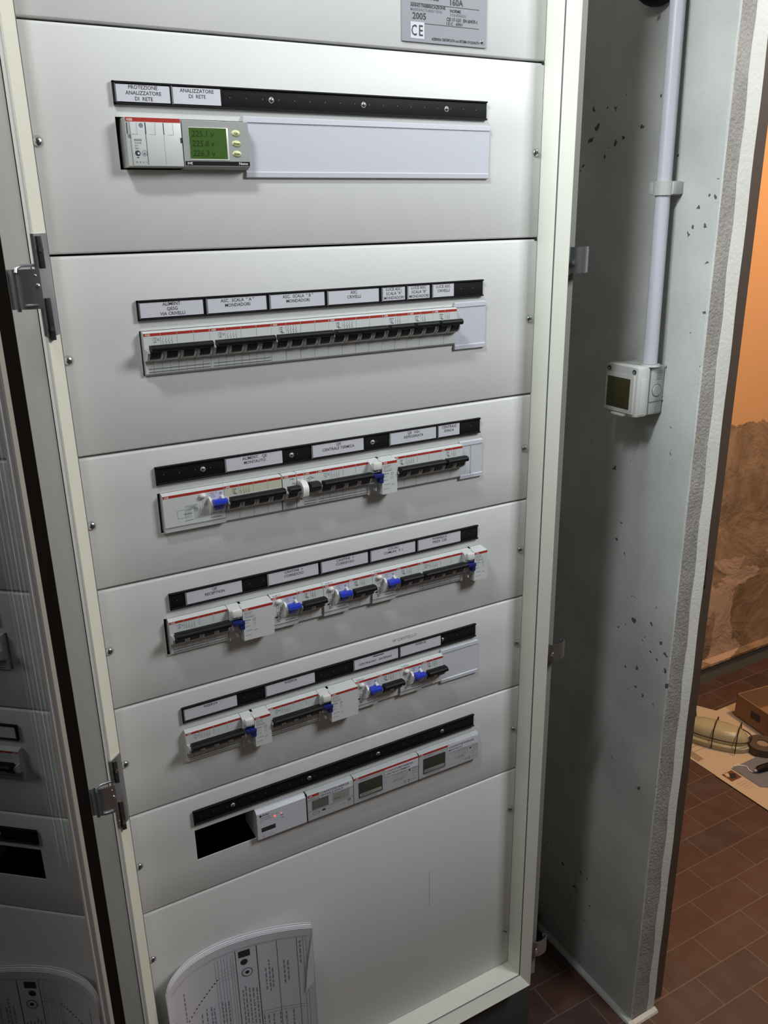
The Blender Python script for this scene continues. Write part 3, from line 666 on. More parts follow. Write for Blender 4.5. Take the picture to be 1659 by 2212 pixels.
def rcd_block(row, m0, xb0, xb1, label, front=-18.0, dz=0):
    """add-on earth leakage block: test module plus a deeper printed cover"""
    x0 = mx_(m0); th = thing('earth_leakage_block', label, 'earth leakage block', (x0, 0, RZ[row]), 'earth leakage blocks with a TEST button')
    a, c = xb0 - x0, xb1 - x0; b_ = MB()
    b_.prism([(40, 22.6), (-5, 22.6), (-8, 21.5), (-13, 20.5), (-15, 17.5), (-15, 8.5), (-12, 7), (-12, -6.5), (-6.5, -8), (-5, -22.6), (40, -22.6)], .15, a + 3, 'white')
    b_.text('TEST', a / 2 - 1, 9.6, 1.9, -15.1, 'ink', 'c', wmax=8)
    b_.build('test_module', th)
    b_ = MB(); b_.box(2.2, a - .6, -19.5, -13, 12.2, 21.4, 'bright', 1.3); b_.build('test_button', th)
    b_ = MB(); b_.box(2.6, a + 1.6, -20, -12, 1.6, 6.6, 'navy', .6); b_.box(a - 4.2, a + 1.6, -18.5, -8, -5.6, 2.6, 'navy', .5); b_.build('toggle', th)
    b_ = MB(); b_.box(a - 6.6, a - 3.8, -11.5, -5, -17.4, -12.8, 'bright', .5); b_.build('reset_knob', th)
    b_ = MB(); b_.prism([(40, 22.6), (-5, 22.6), (front, 21.0), (front, -20.8), (-4, -22.4), (40, -22.4)], a, c, 'white')
    yy = front - .06
    b_.rect(a + .1, c - .1, 17.6, 20.8, yy, 'red'); b_.text('ABB', a + 1.5, 18.2, 2.0, yy - .05, 'lite', 'l', sx=1.1)
    for j, (s, l) in enumerate((('RESIDUAL CURRENT', 10), ('OPERATED UNIT', 8.5), ('DDA 64  A  In 63 A', 12), ('PREMERE MENSILMENTE', 12))): b_.text(s, a + 2.0, 14.6 - 2.1 * j, 1.2, yy, 'ink2', 'l', wmax=l)
    b_.text('DDA 64', a + 2.0, 4.4, 1.8, yy, 'ink', 'l', wmax=7)
    b_.text('In 63A', a + 2, 1.2, 1.3, yy, 'ink2'); b_.text('Idn 0,3A', a + 2, -3.4, 1.3, yy, 'ink2'); b_.text('Ue 230/400V', a + 2, -9.0, 1.3, yy, 'ink2', wmax=9); b_.text('IEC 61009', a + 2, -14.8, 1.2, yy, 'ink2', wmax=8)
    xr = a + min(14, (c - a) - 4); b_.ring(xr, 4.6, yy, 1.9, .7, 'ink2', 14); b_.ring(xr, -.6, yy, 1.9, .4, 'ink2', 14); b_.line([(xr - 1, -9.6), (xr + 2.2, -9.0)], yy, .8, 'ink2')
    b_.build('printed_cover', th)
    return th
rcd_block(4, 14.62, 272, 293, 'earth leakage block with TEST button, between CENTRALE TERMICA and REFRIGERATA breakers')
breaker(4, 4, 16.68, 'four-pole breaker below the QE H2o REFRIGERATA card', ('S 204', 'C 16', '~400'))
breaker(2, 4, 20.66, 'two-pole breaker below the CENTRALE IDRICA card', ('S 202', 'C 10', '~230'))
# row 5
breaker(4, 5, -.38, 'four-pole breaker below the QE RECEPTION card', ('S 204', 'C 32', '~400', ''), two=True, lab='white', bold=False)
rcd_block(5, 3.64, 80, 118.5, 'wide earth leakage block with TEST button, right of the QE RECEPTION breaker')
breaker(2, 5, 8.76, 'two-pole breaker below the left CANTINE + CORRIDOIO card', ('S 202', 'C 16', '~230'))
breaker(2, 5, 12.74, 'two-pole breaker below the right CANTINE + CORRIDOIO card', ('S 202', 'C 16', '~230'))
breaker(2, 5, 16.74, 'two-pole breaker below the LOCALI COMUNI card', ('S 202', 'C 16', '~230'))
rcd(2, 5, 6.76, 'blue-toggle residual current device below the left CANTINE + CORRIDOIO card')
rcd(2, 5, 10.78, 'blue-toggle residual current device below the right CANTINE + CORRIDOIO card')
rcd(2, 5, 14.76, 'blue-toggle residual current device below the LOCALI COMUNI card')
breaker(4, 5, 18.74, 'four-pole breaker below the PANNELLO PRESE CEE card', ('S 204', 'C 32', '~400', ''), two=True, lab='white', bold=False)
rcd_block(5, 22.74, 413.5, 434.5, 'earth leakage block with TEST button at the right end, below the PRESE CEE card')
# row 6
breaker(4, 6, -.1, 'four-pole breaker at the left end, below the leftmost RISERVA card', ('S 204', 'C 32', '~400', ''), two=True, lab='white', bold=False)
rcd_block(6, 3.92, 84, 105.5, 'narrow earth leakage block with TEST button, right of the leftmost RISERVA breaker')
breaker(4, 6, 5.96, 'four-pole breaker below the middle RISERVA card', ('S 204', 'C 32', '~400', ''), two=True, lab='white', bold=False)
rcd_block(6, 9.98, 190, 229, 'wide earth leakage block with TEST button, left of the CENTRALINO ANTENNA devices')
rcd(2, 6, 13.04, 'blue-toggle residual current device below the handwritten CENTRALINO ANTENNA card')
breaker(2, 6, 15.04, 'two-pole breaker below the handwritten CENTRALINO ANTENNA card', ('S 202', 'C 10', '~230'))
rcd(2, 6, 17.04, 'blue-toggle residual current device below the rightmost RISERVA card')
breaker(2, 6, 19.04, 'two-pole breaker beside the blanking plate, below the rightmost RISERVA card', ('S 202', 'C 10', '~230'))
# blanking plates
def blank(row, x0, x1, z0, z1, label, lines=()):
    th = tag(None or _blank(x0, x1, z0, z1, lines), label, 'blanking plate', 'blanking plates over unused slots'); return th
def _blank(x0, x1, z0, z1, lines):
    h = (z1 - z0) / 2; b_ = MB()
    b_.prism([(-0.1, h), (-1.6, h), (-3.4, h - 1), (-3.6, h - 5.6), (-2.6, h - 6.4), (-2.6, -h + 6.4), (-3.6, -h + 5.6), (-3.4, -h + 1), (-1.6, -h), (-0.1, -h)], 0, x1 - x0, 'white2')
    for l in lines: b_.box(l - .5, l + .5, -3.1, -2, -h + 2, h - 2, 'greyp')
    return b_.build('blanking_plate', loc=(x0, 0, (z0 + z1) / 2))
blank(2, 127, 433, 1469.5, 1528, 'long smooth white blanking plate right of the green display meter')
blank(3, 387, 433, 1269.8, 1328, 'tall white blanking plate at the right end of the LUCE ASC. breakers')
blank(4, 397.5, 432.8, 1098.2, 1150, 'small ribbed grey-white blanking plate beside the CENTRALE IDRICA breaker', (17, ))
blank(6, 369.5, 432.5, 798.5, 852, 'plain white blanking plate at the right end of the RISERVA row')
# row 2: isolator and network analyser
th = thing('modular_isolator', 'three-module white protection unit with red band, left of the green display meter', 'isolator', (5, 0, 1500))
b_ = MB(); b_.prism([(40, 22), (-13, 22), (-14, 21), (-14, -20.6), (-13, -21.4), (40, -22.4)], 0.2, 53.6, 'greyp')
yy = -15.2; b_.build('body', th)
b_ = MB(); b_.box(4.6, 53.0, -15.1, -13.6, -20.6, 18.0, 'white', .5)
b_.rect(0.6, 53, 18.2, 21.9, -14.1, 'red'); b_.text('ABB', 1.4, 18.9, 2.1, -14.2, 'lite', sx=1.1)
for xx, z0_, z1_, wd in ((18.2, -19.5, 17.6, .5), (18.2, 7.2, 17.6, .9), (35.6, -19.5, 7, .25), (35.6, 7.2, 17.6, .8), (1.2, 7.2, 17.2, .9)): b_.rect(xx, xx + wd, z0_, z1_, yy if xx > 4 else -14.08, 'ink' if wd > .4 else 'ink2')
for xx in (1.8, 19.2, 36.6): b_.line([(xx + 3.2, 7.2), (xx + 8.6, 7.2), (xx + 8.6, 17.2)], yy, .25, 'seam')
b_.disc(14.6, 15.0, yy, 2.1, 'ink2', 16); b_.disc(3.4, 5.4, -14.1, 1.7, 'seam', 14)
b_.text('E933/20', 7, 1.4, 1.7, yy, 'ink', wmax=7); b_.text('10,3x38', 7, -1.0, 1.5, yy, 'ink2', wmax=7); b_.text('32A', 7, -3.4, 1.3, yy, 'ink2'); b_.text('400V', 7, -5.8, 1.3, yy, 'ink2')
b_.disc(9.2, -9.4, yy, 2.6, 'ink', 18); b_.disc(9.9, -9.4, yy - .03, 1.1, 'white', 12); b_.ring(15.6, -9.4, yy, 2.7, .5, 'ink2', 18); b_.disc(15.6, -9.8, yy, 1.3, 'ink2', 12)
b_.rect(8, 10.2, -13.6, -12.9, yy, 'ink')
for q in range(4): b_.disc(7.6 + 3.2 * q, -17.2, yy, .9 - .12 * q, 'ink2', 10)
b_.box(51.6, 53.2, -15.4, -13, .4, 5, 'ink')
b_.build('front_cover', th)
th = thing('network_analyser', 'grey panel meter with green display and Up, Down, Enter buttons', 'meter', (59.2, 0, 1500))
b_ = MB(); b_.prism([(40, 21.6), (-11, 21.6), (-14, 20.8), (-14, -20.0), (-12, -20.6), (-6, -23), (40, -23)], 0.3, 68.0, 'lgrey')
b_.rect(0.8, 67.6, -19.6, -15.6, -14.1, 'blackp'); b_.text('IME', 3.0, -18.6, 2.1, -14.2, 'lite', sx=1.15); b_.text('Nemo', 65.6, -18.6, 2.5, -14.2, 'lite', 'r', sx=1.05)
b_.build('body', th)
b_ = MB(); b_.box(6.2, 46.4, -14.5, -13.6, -14.6, 15.0, 'bright', .1); b_.rect(6.4, 44.6, -13.4, 14.6, -14.6, 'lcdgreen')
for j, s in enumerate(('225.1 v', '225.8 v', '226.3 v')): b_.text(s, 9, 6.6 - 8.8 * j, 5.4, -14.66, 'lcdink', 'l', wmax=24, slant=.1)
b_.build('display', th)
for j, s in enumerate(('Up', 'Down', 'Enter')):
    b_ = MB(); zz = 10.6 - 9.5 * j; b_.ell((54.6, -13.9, zz), (4.8, 1.5, 3.0), 'ybtn', 20, 8); b_.text(s, 54.6, zz - .9, 1.9, -15.5, 'ink', 'c', wmax=6.5); b_.build('button', th)
# row 7
th = thing('modular_controller', 'grey-white modular controller with lit red lamp beside the open black slot', 'controller', (80, 0, 675))
b_ = MB(); b_.prism([(40, 22.6), (-3.6, 22.6), (-8, 19), (-8, -20.6), (-6.5, -22.6), (40, -22.6)], 0.2, 70.6, 'white2')
b_.disc(5.4, 15.2, Y, 1.8, 'ink', 16); b_.text('finder', 8.0, 14.2, 2.8, Y, 'ink', wmax=12, slant=.12)
for j, (s, l) in enumerate((('TYPE 70.31.8.400.2022', 15), ('L1 L2 L3  400V 50/60Hz', 17), ('SET  1', 6))): b_.text(s, 4.2, 10.6 - 3.2 * j, 1.5, Y, 'ink2', wmax=l)
b_.rect(5.4, 25.4, -10.6, -3.8, Y, 'ink'); b_.rect(5.4, 26.0, -11.4, -10.7, Y, 'bright')
b_.line([(22, 12), (24.5, 12)], Y, .5, 'ink2'); b_.ring(28.4, 11.8, Y, 1.2, .4, 'ink2', 10); b_.text('DEF', 33.4, 5.4, 1.5, Y, 'ink'); b_.text('ON', 33.8, 1.0, 1.5, Y, 'ink')
b_.text('IP20', 6, -17.4, 1.4, Y, 'ink2'); b_.ring(8, -19, Y, 1.2, .4, 'ink2', 10); b_.text('12 + 24V', 16, -18, 1.2, Y, 'ink2')
b_.build('body', th)
b_ = MB(); b_.disc(25.2, 8.2, Y - .1, 1.3, 'led', 14); b_.disc(34.8, 9.0, Y - .1, .8, 'led', 12); b_.build('indicator', th)
th = thing('energy_meter', 'small energy meter stickered CONTATORE ENERGIA CENTRALE IDRICA', 'energy meter', (151.5, 0, 675), 'energy meters')
b_ = MB(); b_.prism([(40, 22.6), (-4.5, 22.6), (-8, 20.2), (-8, -20.6), (-6, -22.6), (40, -22.6)], 0.9, 70.6, 'meter')
b_.box(0, 1.0, -8.2, 40, -22.6, 22.6, 'ink'); b_.rect(2, 18, 16.2, 20.0, Y, 'red'); b_.text('ABB', 3.4, 17, 2.0, Y - .05, 'lite'); b_.text('ODINsingle', 4.5, 13.6, 1.3, Y, 'ink2')
b_.rect(1, 70.6, 11.2, 11.7, Y, 'ink'); b_.rect(1, 70.6, -6.9, -6.4, Y, 'ink')
b_.ring(13, -11.6, Y, 2.8, .4, 'ink', 20, 1.9); b_.text('1000', 13, -12.4, 1.3, Y, 'ink2', 'c'); b_.disc(25, -10.6, Y, 1.6, 'ink', 14, 1.8); b_.text('imp / kWh', 31, -11.6, 1.3, Y, 'ink2', wmax=14)
b_.text('OD1365', 53, -13.6, 1.4, Y, 'ink2', wmax=7); b_.ring(64, -9.6, Y, 1.8, .9, 'ink', 14, 1.2); b_.ring(63, -15, Y, 1.6, .3, 'ink2', 14)
b_.build('body', th)
b_ = MB(); b_.rect(7.6, 32.6, -5.4, 9.6, Y - .05, 'lcdgrey'); b_.rect(38.6, 64.6, -4.6, 9.4, Y - .05, 'lcdlight'); b_.text('0045123', 41, -.8, 2.0, Y - .1, 'lcddark', wmax=20); b_.build('display', th)
b_ = MB(); b_.box(18.6, 70.4, Y - .45, Y - .02, 10.6, 20.6, 'card'); b_.text('CONTATORE ENERGIA', 19.6, 16.4, 3.0, Y - .5, 'ink', wmax=50); b_.text('CENTRALE IDRICA', 19.6, 12.0, 3.0, Y - .5, 'ink', wmax=39); b_.build('sticker', th)
def big_meter(x0, lines, label, full):
    th = thing('energy_meter', label, 'energy meter', (x0, 0, 675), 'energy meters'); b_ = MB(); W = 105.6
    b_.prism([(40, 22.6), (-4.5, 22.6), (-8, 20.6), (-8, -20.6), (-6, -22.6), (40, -22.6)], .3, W, 'meter')
    b_.box(0, .4, -8.1, 40, -22.6, 22.6, 'ink'); b_.rect(.5, W - .4 if full else 54, 17.2, 20.4, Y, 'red'); b_.text('ABB', 3, 17.9, 1.9, Y - .05, 'lite', sx=1.1)
    b_.text('ODIN4165', 10, 13.6, 2.2, Y, 'ink2', wmax=16)
    b_.line([(64, 3), (86, 3), (86, -5), (64, -5), (64, 3)], Y, .3, 'ink2')
    for q in range(4): b_.line([(71.6 + 3.2 * q, 8), (71.6 + 3.2 * q, -1)], Y, .3, 'ink2'); b_.line([(71.6 + 3.2 * q, -3), (71.6 + 3.2 * q, -12)], Y, .3, 'ink2')
    b_.line([(64, -7.4), (80, -7.4)], Y, 1.0, 'ink2')
    for j, s in enumerate(('OD4165', '3x230/400V', '5(65)A 50Hz', '100 imp/kWh', 'Cl.2')): b_.text(s, 95, 6.6 - 4.2 * j, 1.3, Y, 'ink2', wmax=9.5)
    b_.disc(91.2, 1.8, Y, 1.5, 'ink', 12); b_.ring(83, -15.4, Y, 1.9, .4, 'ink', 14); b_.text('2', 88, -17, 4.0, Y, 'ink'); b_.text('02-ABB 2005', 93, -15.8, 1.2, Y, 'ink2', wmax=10)
    b_.text('imp', 49, -3.5, 1.6, Y, 'ink2')
    for j in range(2): b_.text('Made by ABB AB Automation Products', 11 + j, -17.2 - 2.3 * j, 1.2, Y, 'ink2', wmax=26)
    b_.ring(5.6, -17, Y, 1.2, .3, 'ink2', 10); b_.build('body', th)
    b_ = MB(); b_.box(8.4, 45.6, Y - .5, Y, -13.8, 11.2, 'lcddark', .9); 
    b_.rect(9.4, 44.6, -12.4, -7.2, Y - .55, 'lcdlight'); b_.text('000 kWh L1 L2 L3', 12, -10.6, 1.6, Y - .6, 'lcddark', wmax=28); b_.build('display', th)
    b_ = MB(); zo = 0 if not full else -1.6
    b_.box(50.4, W - .2, Y - .45, Y - .02, 6.6 + zo, 19.6 + zo if not full else 17.0, 'card'); b_.text(lines[0], 52, 13.4 + zo, 3.0, Y - .5, 'ink', wmax=51); b_.text(lines[1], 52, 8.6 + zo, 3.0, Y - .5, 'ink', wmax=47 if len(lines[1]) > 9 else 28); b_.build('sticker', th)
big_meter(222.5, ('CONTATORE ENERGIA', 'CENTRALE TERMICA'), 'wide energy meter stickered CONTATORE ENERGIA CENTRALE TERMICA', True)
big_meter(328.6, ('CONTATORE ENERGIA', 'MONTAUTO'), 'wide energy meter stickered CONTATORE ENERGIA MONTAUTO at the right end', False)

# ================================================================== STACK OF DRAWINGS
pts = [(-68, -38, 487), (-62, -31, 494), (-52, -24, 499), (-34, -15, 502), (-10, -9, 503), (20, -7, 503), (55, -11, 503), (85, -18, 503), (112, -27, 503), (130, -34.5, 503), (137, -38, 503)]
ctl = pts
def smoothp(P, n=5):
    out = []
    for i in range(len(P) - 1):
        p0 = P[max(i - 1, 0)]; p1 = P[i]; p2 = P[i + 1]; p3 = P[min(i + 2, len(P) - 1)]
        for k in range(n):
            u = k / n
            out.append(tuple(0.5 * ((2 * p1[j]) + (-p0[j] + p2[j]) * u + (2 * p0[j] - 5 * p1[j] + 4 * p2[j] - p3[j]) * u * u + (-p0[j] + 3 * p1[j] - 3 * p2[j] + p3[j]) * u ** 3) for j in range(3)))
    out.append(P[-1]); return out
SP = smoothp(pts, 5)
th = thing('stack_of_drawings', 'curled stack of printed wiring drawings standing against the bottom panel', 'papers', (40, -20, 179))
def curled(mb, dy, mt, dz=0, th_=0.5, zl=200.5):
    A = [(x - 40, y + dy + 20, z - 179 + dz) for x, y, z in SP]
    n = len(A); f = []
    P = [(x, y, z) for x, y, z in A] + [(x, y - 4, zl - 179) for x, y, z in A] + [(x, y + th_, z) for x, y, z in A] + [(x, y - 4 + th_, zl - 179) for x, y, z in A]
    for i in range(n - 1):
        f += [(i, i + 1, n + i + 1, n + i), (2 * n + i, 3 * n + i, 3 * n + i + 1, 2 * n + i + 1), (i, 2 * n + i, 2 * n + i + 1, i + 1)]
    f += [(0, n, 3 * n, 2 * n), (n - 1, 3 * n - 1, 4 * n - 1, 2 * n - 1)]
    mb.add(P, f, mt)
for j, (dy, dz) in enumerate(((0.0, 0), (1.4, 1.5), (2.8, 3.0), (4.2, 2.4), (5.6, 4.4))):
    b_ = MB(); curled(b_, dy, 'paper' if j == 0 else 'paperedge', dz, 1.1)
    if j == 0:
        xs_ = [p[0] for p in SP]
        def onp(x, _y, z):
            # x = width coordinate, z = height below top: wrap the print on the curl
            for a, c in zip(SP, SP[1:]):
                if a[0] <= x <= c[0]:
                    u = (x - a[0]) / (c[0] - a[0]); ys = a[1] + (c[1] - a[1]) * u; zt_ = a[2] + (c[2] - a[2]) * u
                    return (x - 40, ys + 20 - 0.35 - 4 * (-z) / 320.0, zt_ - 179 + z)
            return (x - 40, -18, z + 320)
        def L(x0_, z0_, x1_, z1_, wd=.35, mt='ink2'):
            n_ = max(2, int(abs(x1_ - x0_) / 6) + 1)
            for q in range(n_):
                u0, u1 = q / n_, (q + 1) / n_
                xa, xb, za, zb_ = x0_ + (x1_ - x0_) * u0, x0_ + (x1_ - x0_) * u1, z0_ + (z1_ - z0_) * u0, z0_ + (z1_ - z0_) * u1
                if abs(x1_ - x0_) > abs(z1_ - z0_): q4 = [(xa, za - wd / 2), (xb, zb_ - wd / 2), (xb, zb_ + wd / 2), (xa, za + wd / 2)]
                else: q4 = [(xa - wd / 2, za), (xa + wd / 2, za), (xb + wd / 2, zb_), (xb - wd / 2, zb_)]
                b_.poly([onp(a, 0, c) for a, c in q4], mt)
        L(-60, -12, 131, -12); L(-57, -14, 128, -14, .25); L(128, -14, 128, -180)
        for xx, wd in ((34, .7), (63, .9), (90, .5), (116, .5), (124, .3)): L(xx, -14, xx, -175, wd, 'ink')
        for xx in (5, 9, 14, 18, 22, 27, 30): L(xx, -18, xx, -175, .3)
        for zz in (-38, -44, -50, -56): L(5, zz, 34, zz, .3)
        for zz in (-135, -140): L(63, zz, 124, zz, .4)
        b_.poly([onp(a, 0, c) for a, c in ((38, -17), (54, -17), (54, -28), (38, -28))], 'ink')
        cs = [onp(45 + 5 * math.cos(k * .45), 0, -37 + 5 * math.sin(k * .45)) for k in range(14)]; b_.poly(cs, 'ink')
        cs = [onp(48 + 8 * math.cos(k * .45), 0, -56 + 8 * math.sin(k * .45)) for k in range(14)]; b_.poly(cs, 'ink2')
        cs = [(c[0], c[1] - .1, c[2]) for c in [onp(48 + 6 * math.cos(k * .45), 0, -56 + 6 * math.sin(k * .45)) for k in range(14)]]; b_.poly(cs, 'paper')
        cs = [(c[0], c[1] - .2, c[2]) for c in [onp(48 + 3 * math.cos(k * .45), 0, -56 + 3 * math.sin(k * .45)) for k in range(14)]]; b_.poly(cs, 'ink')
        random.seed(3)
        def words(x_, za, zb_, step=2.3, wd=1.5, mt='ink2'):
            z = za
            while z > zb_:
                l = random.uniform(3, 9); L(x_, z, x_, z - l, wd, mt); z -= l + step
        for x_, a, c in ((-42, -34, -82), (-58, -62, -100), (-20, -92, -118), (-13, -88, -115), (-6, -90, -120), (10, -92, -150), (14, -95, -150), (19, -95, -148), (40, -85, -150), (44, -80, -140), (49, -85, -150), (54, -86, -150), (59, -88, -150), (73, -58, -98), (78, -45, -100), (82, -60, -90), (98, -50, -90), (103, -52, -80), (120, -20, -60), (-30, -110, -150), (-2, -95, -140), (66, -143, -170), (72, -143, -165), (79, -144, -168), (88, -143, -165), (96, -144, -170), (106, -143, -170)):
            words(x_, a, c)
        for q in range(13): L(-43 + q * 4.1, -78 - 2 + q * 3.2 - 8, -43 + q * 4.1, -82 + q * 3.2 - 8, 2.0, 'ink')
    b_.build('sheet', th, smooth=True, angle=60)
b_ = MB(); b_.poly([(137 - 40, -38.6 + 20, 321), (137 - 40 + .2, -38.8 + 20, 230), (123 - 40, -34.4 + 20, 210), (128 - 40, -36.6 + 20, 260)], 'paperedge'); b_.build('torn_edge', th, smooth=False)

# ================================================================== NICHE WALL FITTINGS
# conduit
def pipe_at(z): u = (z - 1226) / (1687 - 1226); return (722 + 8 * u - 0, -10 + 13.5 * u)
pth = [(*pipe_at(z), z) for z in (1222, 1400, 1600, 1800, 2000, 2250)]
b_ = MB(); b_.tube(pth, 10.2, 'pvc', 28); tag(b_.build('conduit_pipe'), 'white plastic conduit pipe running up the wall from the switch box', 'pipe')
cx_, cy_ = pipe_at(1459)
b_ = MB(); seg = 22
arc = [(cx_ + 12.2 * math.cos(a), cy_ + 12.2 * math.sin(a)) for a in [R(60 - i * 300 / seg * -1) for i in range(seg + 1)]]
b_.sheet(arc, 1450, 1468, 'boxp', 2.6); b_.box(cx_ + 9, 747, cy_ - 12, cy_ + 12, 1450, 1468, 'boxp', .8)
b_.box(cx_ - 9, cx_ + 4, cy_ + 10, cy_ + 17, 1451, 1467, 'boxp', .8); b_.box(cx_ + 2, 747, cy_ - 16, cy_ - 11.6, 1451, 1467, 'boxp', .8)
tag(b_.build('pipe_clip'), 'grey plastic clip holding the white conduit to the wall', 'clip')
# junction dome high on the wall
b_ = MB(); b_.ell((738, 48, 1722), (30, 36, 36), 'blackp', 24, 12); b_.ell((712, 34, 1694), (3, 3, 3), 'screw')
tag(b_.build('junction_box'), 'dark round junction box at the top edge, left of the conduit', 'junction box')
# weatherproof switch box
th = thing('switch_box', 'grey weatherproof switch box with a dark window at the foot of the conduit', 'switch box', (747, 13, 1183))
def sb(x0, x1, y0, y1, z0, z1): return (x0 - 747, x1 - 747, y0 - 13, y1 - 13, z0 - 1183, z1 - 1183)
b_ = MB(); b_.box(*sb(718, 747, -18, 44, 1147, 1219), 'boxp', 4); 
for q in range(6): b_.box(*sb(729, 742, -18.7, -17.6, 1203 + q * 2.4 - 3, 1203.9 + q * 2.4 - 3), 'greyp'); b_.box(*sb(729, 742, -18.7, -17.6, 1152 + q * 2.4, 1152.9 + q * 2.4), 'greyp')
b_.box(*sb(719, 746.5, -18.9, -17.5, 1167, 1167.8), 'seam')
b_.tube([(732 - 747, -17.4 - 13, 0), (732 - 747, -19.2 - 13, 0)], [8.6, 7.8], 'boxp', 26); b_.tube([(732 - 747, -17.9 - 13, 0), (732 - 747, -18.15 - 13, 0)], [9.6, 9.6], 'seam', 26)
b_.build('back_box', th)
b_ = MB(); b_.box(*sb(691.5, 717.3, -19, 45, 1146, 1220), 'boxp', 4.5); b_.box(*sb(716.8, 718.6, -17, 43, 1148, 1218), 'seam')
b_.box(*sb(698, 711, -19.6, -18.6, 1150, 1203), 'boxp', .4); b_.build('front_box', th)
b_ = MB()
b_.box(*sb(688.4, 692.4, -15, 42, 1151, 1208), 'boxp', 1.6)
b_.box(*sb(685.5, 692, -2, 24, 1146.5, 1150), 'boxp', 1); b_.build('flap_frame', th)
b_ = MB(); b_.box(*sb(687.9, 690, -8, 37.6, 1157.5, 1202), 'amber', .4); b_.build('window', th)
for yy_ in (-11.5, 38.5):
    b_ = MB(); b_.cyl((691.4 - 747, yy_ - 13, 1212.5 - 1183), (-1, 0, 0), 3.6, .5, 'dark', 16); b_.cyl((691.2 - 747, yy_ - 13, 1211.8 - 1183), (-1, 0, 0), 2.4, .6, 'seam', 12); b_.build('screw_hole', th)
b_ = MB(); b_.cyl((724 - 747, -9.5 - 13, 1218.5 - 1183), (0, 0, 1), 14.5, 3.4, 'boxp', 26, 13.4); b_.build('gland', th)
# rubble lump behind, on the floor of the niche
b_ = MB(); b_.box(600, 738, 176, 250, 0, 42, 'ochre', 4); tag(b_.build('concrete_block'), 'rough grey concrete block on the floor behind the cabinet', 'block')

# ================================================================== THINGS SEEN THROUGH THE GLASS DOOR
for i, (xx, r_, zb) in enumerate(((-163, 9, 560), (-192, 8, 10), (-226, 10, 10), (-262, 10, 10))):
    b_ = MB(); b_.tube([(xx, 270, zb), (xx + (2.5 if i else 0), 270, 2600)], r_, 'pvc' if i % 2 else 'cable', 18)
    tag(b_.build('wall_conduit'), ['short grey conduit nearest the cabinet, behind the glass door', 'pale conduit second from the cabinet, behind the glass door', 'grey conduit third from the cabinet, behind the glass door', 'pale conduit farthest from the cabinet, behind the glass door'][i], 'pipe', 'conduits behind the glass door')
b_ = MB(); b_.tube(smoothp([(-188, 240, 1500), (-187, 238, 1100), (-186, 235, 773), (-182, 232, 629), (-180, 230, 475), (-186, 232, 380), (-188, 235, 200), (-186, 240, 4)], 6), 2.6, 'yg', 10)
tag(b_.build('earth_cable'), 'yellow-green earth cable hanging behind the glass door', 'cable')

# ================================================================== NEXT ROOM
def flat(name, pts2, z, mt, th_, label, cat, extra=None, group=None):
    b_ = MB(); n = len(pts2); P = [(x, y, z) for x, y in pts2] + [(x, y, z + th_) for x, y in pts2]
    b_.add(P, [tuple(range(n))[::-1], tuple(range(n, 2 * n))] + [(i, (i + 1) % n, n + (i + 1) % n, n + i) for i in range(n)], mt)
    if extra: extra(b_)
    return tag(b_.build(name, smooth=False), label, cat, group)
def ex1(b_):
    for q in range(7): b_.poly([(1500 + 6 * q, 440 + 18 * q, 2.06), (1560 + 6 * q, 440 + 18 * q, 2.06), (1560 + 6 * q, 442 + 18 * q, 2.06), (1500 + 6 * q, 442 + 18 * q, 2.06)], 'newsp2')
    b_.poly([(1481, 405, 2.05), (1505, 405, 2.05), (1505, 450, 2.05), (1481, 450, 2.05)], 'newsp2')
flat('newspaper', [(1474, 338), (1622, 338), (1700, 338), (2100, 338), (2100, 552), (1727, 552), (1700, 600), (1474, 600)], 0.3, 'newsp', 1.6, 'spread newspaper under the caged lamp in the next room', 'newspaper', ex1)
def ex2(b_):
    b_.poly([(1487, 298, 3.6), (1526, 298, 3.6), (1526, 332, 3.6), (1487, 332, 3.6)], 'rust'); b_.disc
    b_.poly([(1494, 306, 3.7), (1512, 303, 3.7), (1524, 318, 3.7), (1508, 326, 3.7)], 'dark'); b_.poly([(1492, 318, 3.7), (1504, 315, 3.7), (1508, 330, 3.7), (1496, 331, 3.7)], 'newsp')
    for q in range(4): b_.poly([(1490 + q * 2, 285 - 9 * q, 3.6), (1520, 285 - 9 * q, 3.6), (1520, 284 - 9 * q, 3.6), (1490 + q * 2, 284 - 9 * q, 3.6)], 'newsp2')
flat('newspaper', [(1471, 60), (1900, 60), (1900, 337), (1471, 337)], 2.2, 'newsp', 1.3, 'newspaper page with a small dark food picture, nearest the doorway', 'newspaper', ex2)
flat('blue_sheet', [(1531, 336), (1700, 336), (1700, 215), (1570, 215), (1531, 246)], 3.9, 'sheet', 1.0, 'blue-grey sheet lying on the newspaper under the black handle', 'sheet')
# cardboard box, open top
th = thing('cardboard_box', 'open brown cardboard box at the right edge of the next room', 'box', (1800, 400, 2))
cs_ = R(-8)
def rb(mb, x0, x1, y0, y1, z0, z1, m):
    n0 = len(mb.v); mb.box(x0, x1, y0, y1, z0, z1, m)
    for i in range(n0, len(mb.v)):
        x_, y_, z_ = mb.v[i]; mb.v[i] = (x_ * math.cos(cs_) - y_ * math.sin(cs_), x_ * math.sin(cs_) + y_ * math.cos(cs_), z_)
b_ = MB(); 
for a in ((-62, -59, -50, 100, 0, 74), (160, 163, -50, 100, 0, 74), (-62, 163, -50, -47, 0, 74), (-62, 163, 97, 100, 0, 74), (-62, 163, -50, 100, 0, 3)): rb(b_, *a, 'cardboard')
rb(b_, -62.6, -62, 5, 40, 30, 52, 'ink'); rb(b_, -30, 20, -50.6, -50, 26, 50, 'ink')
b_.build('carton', th)
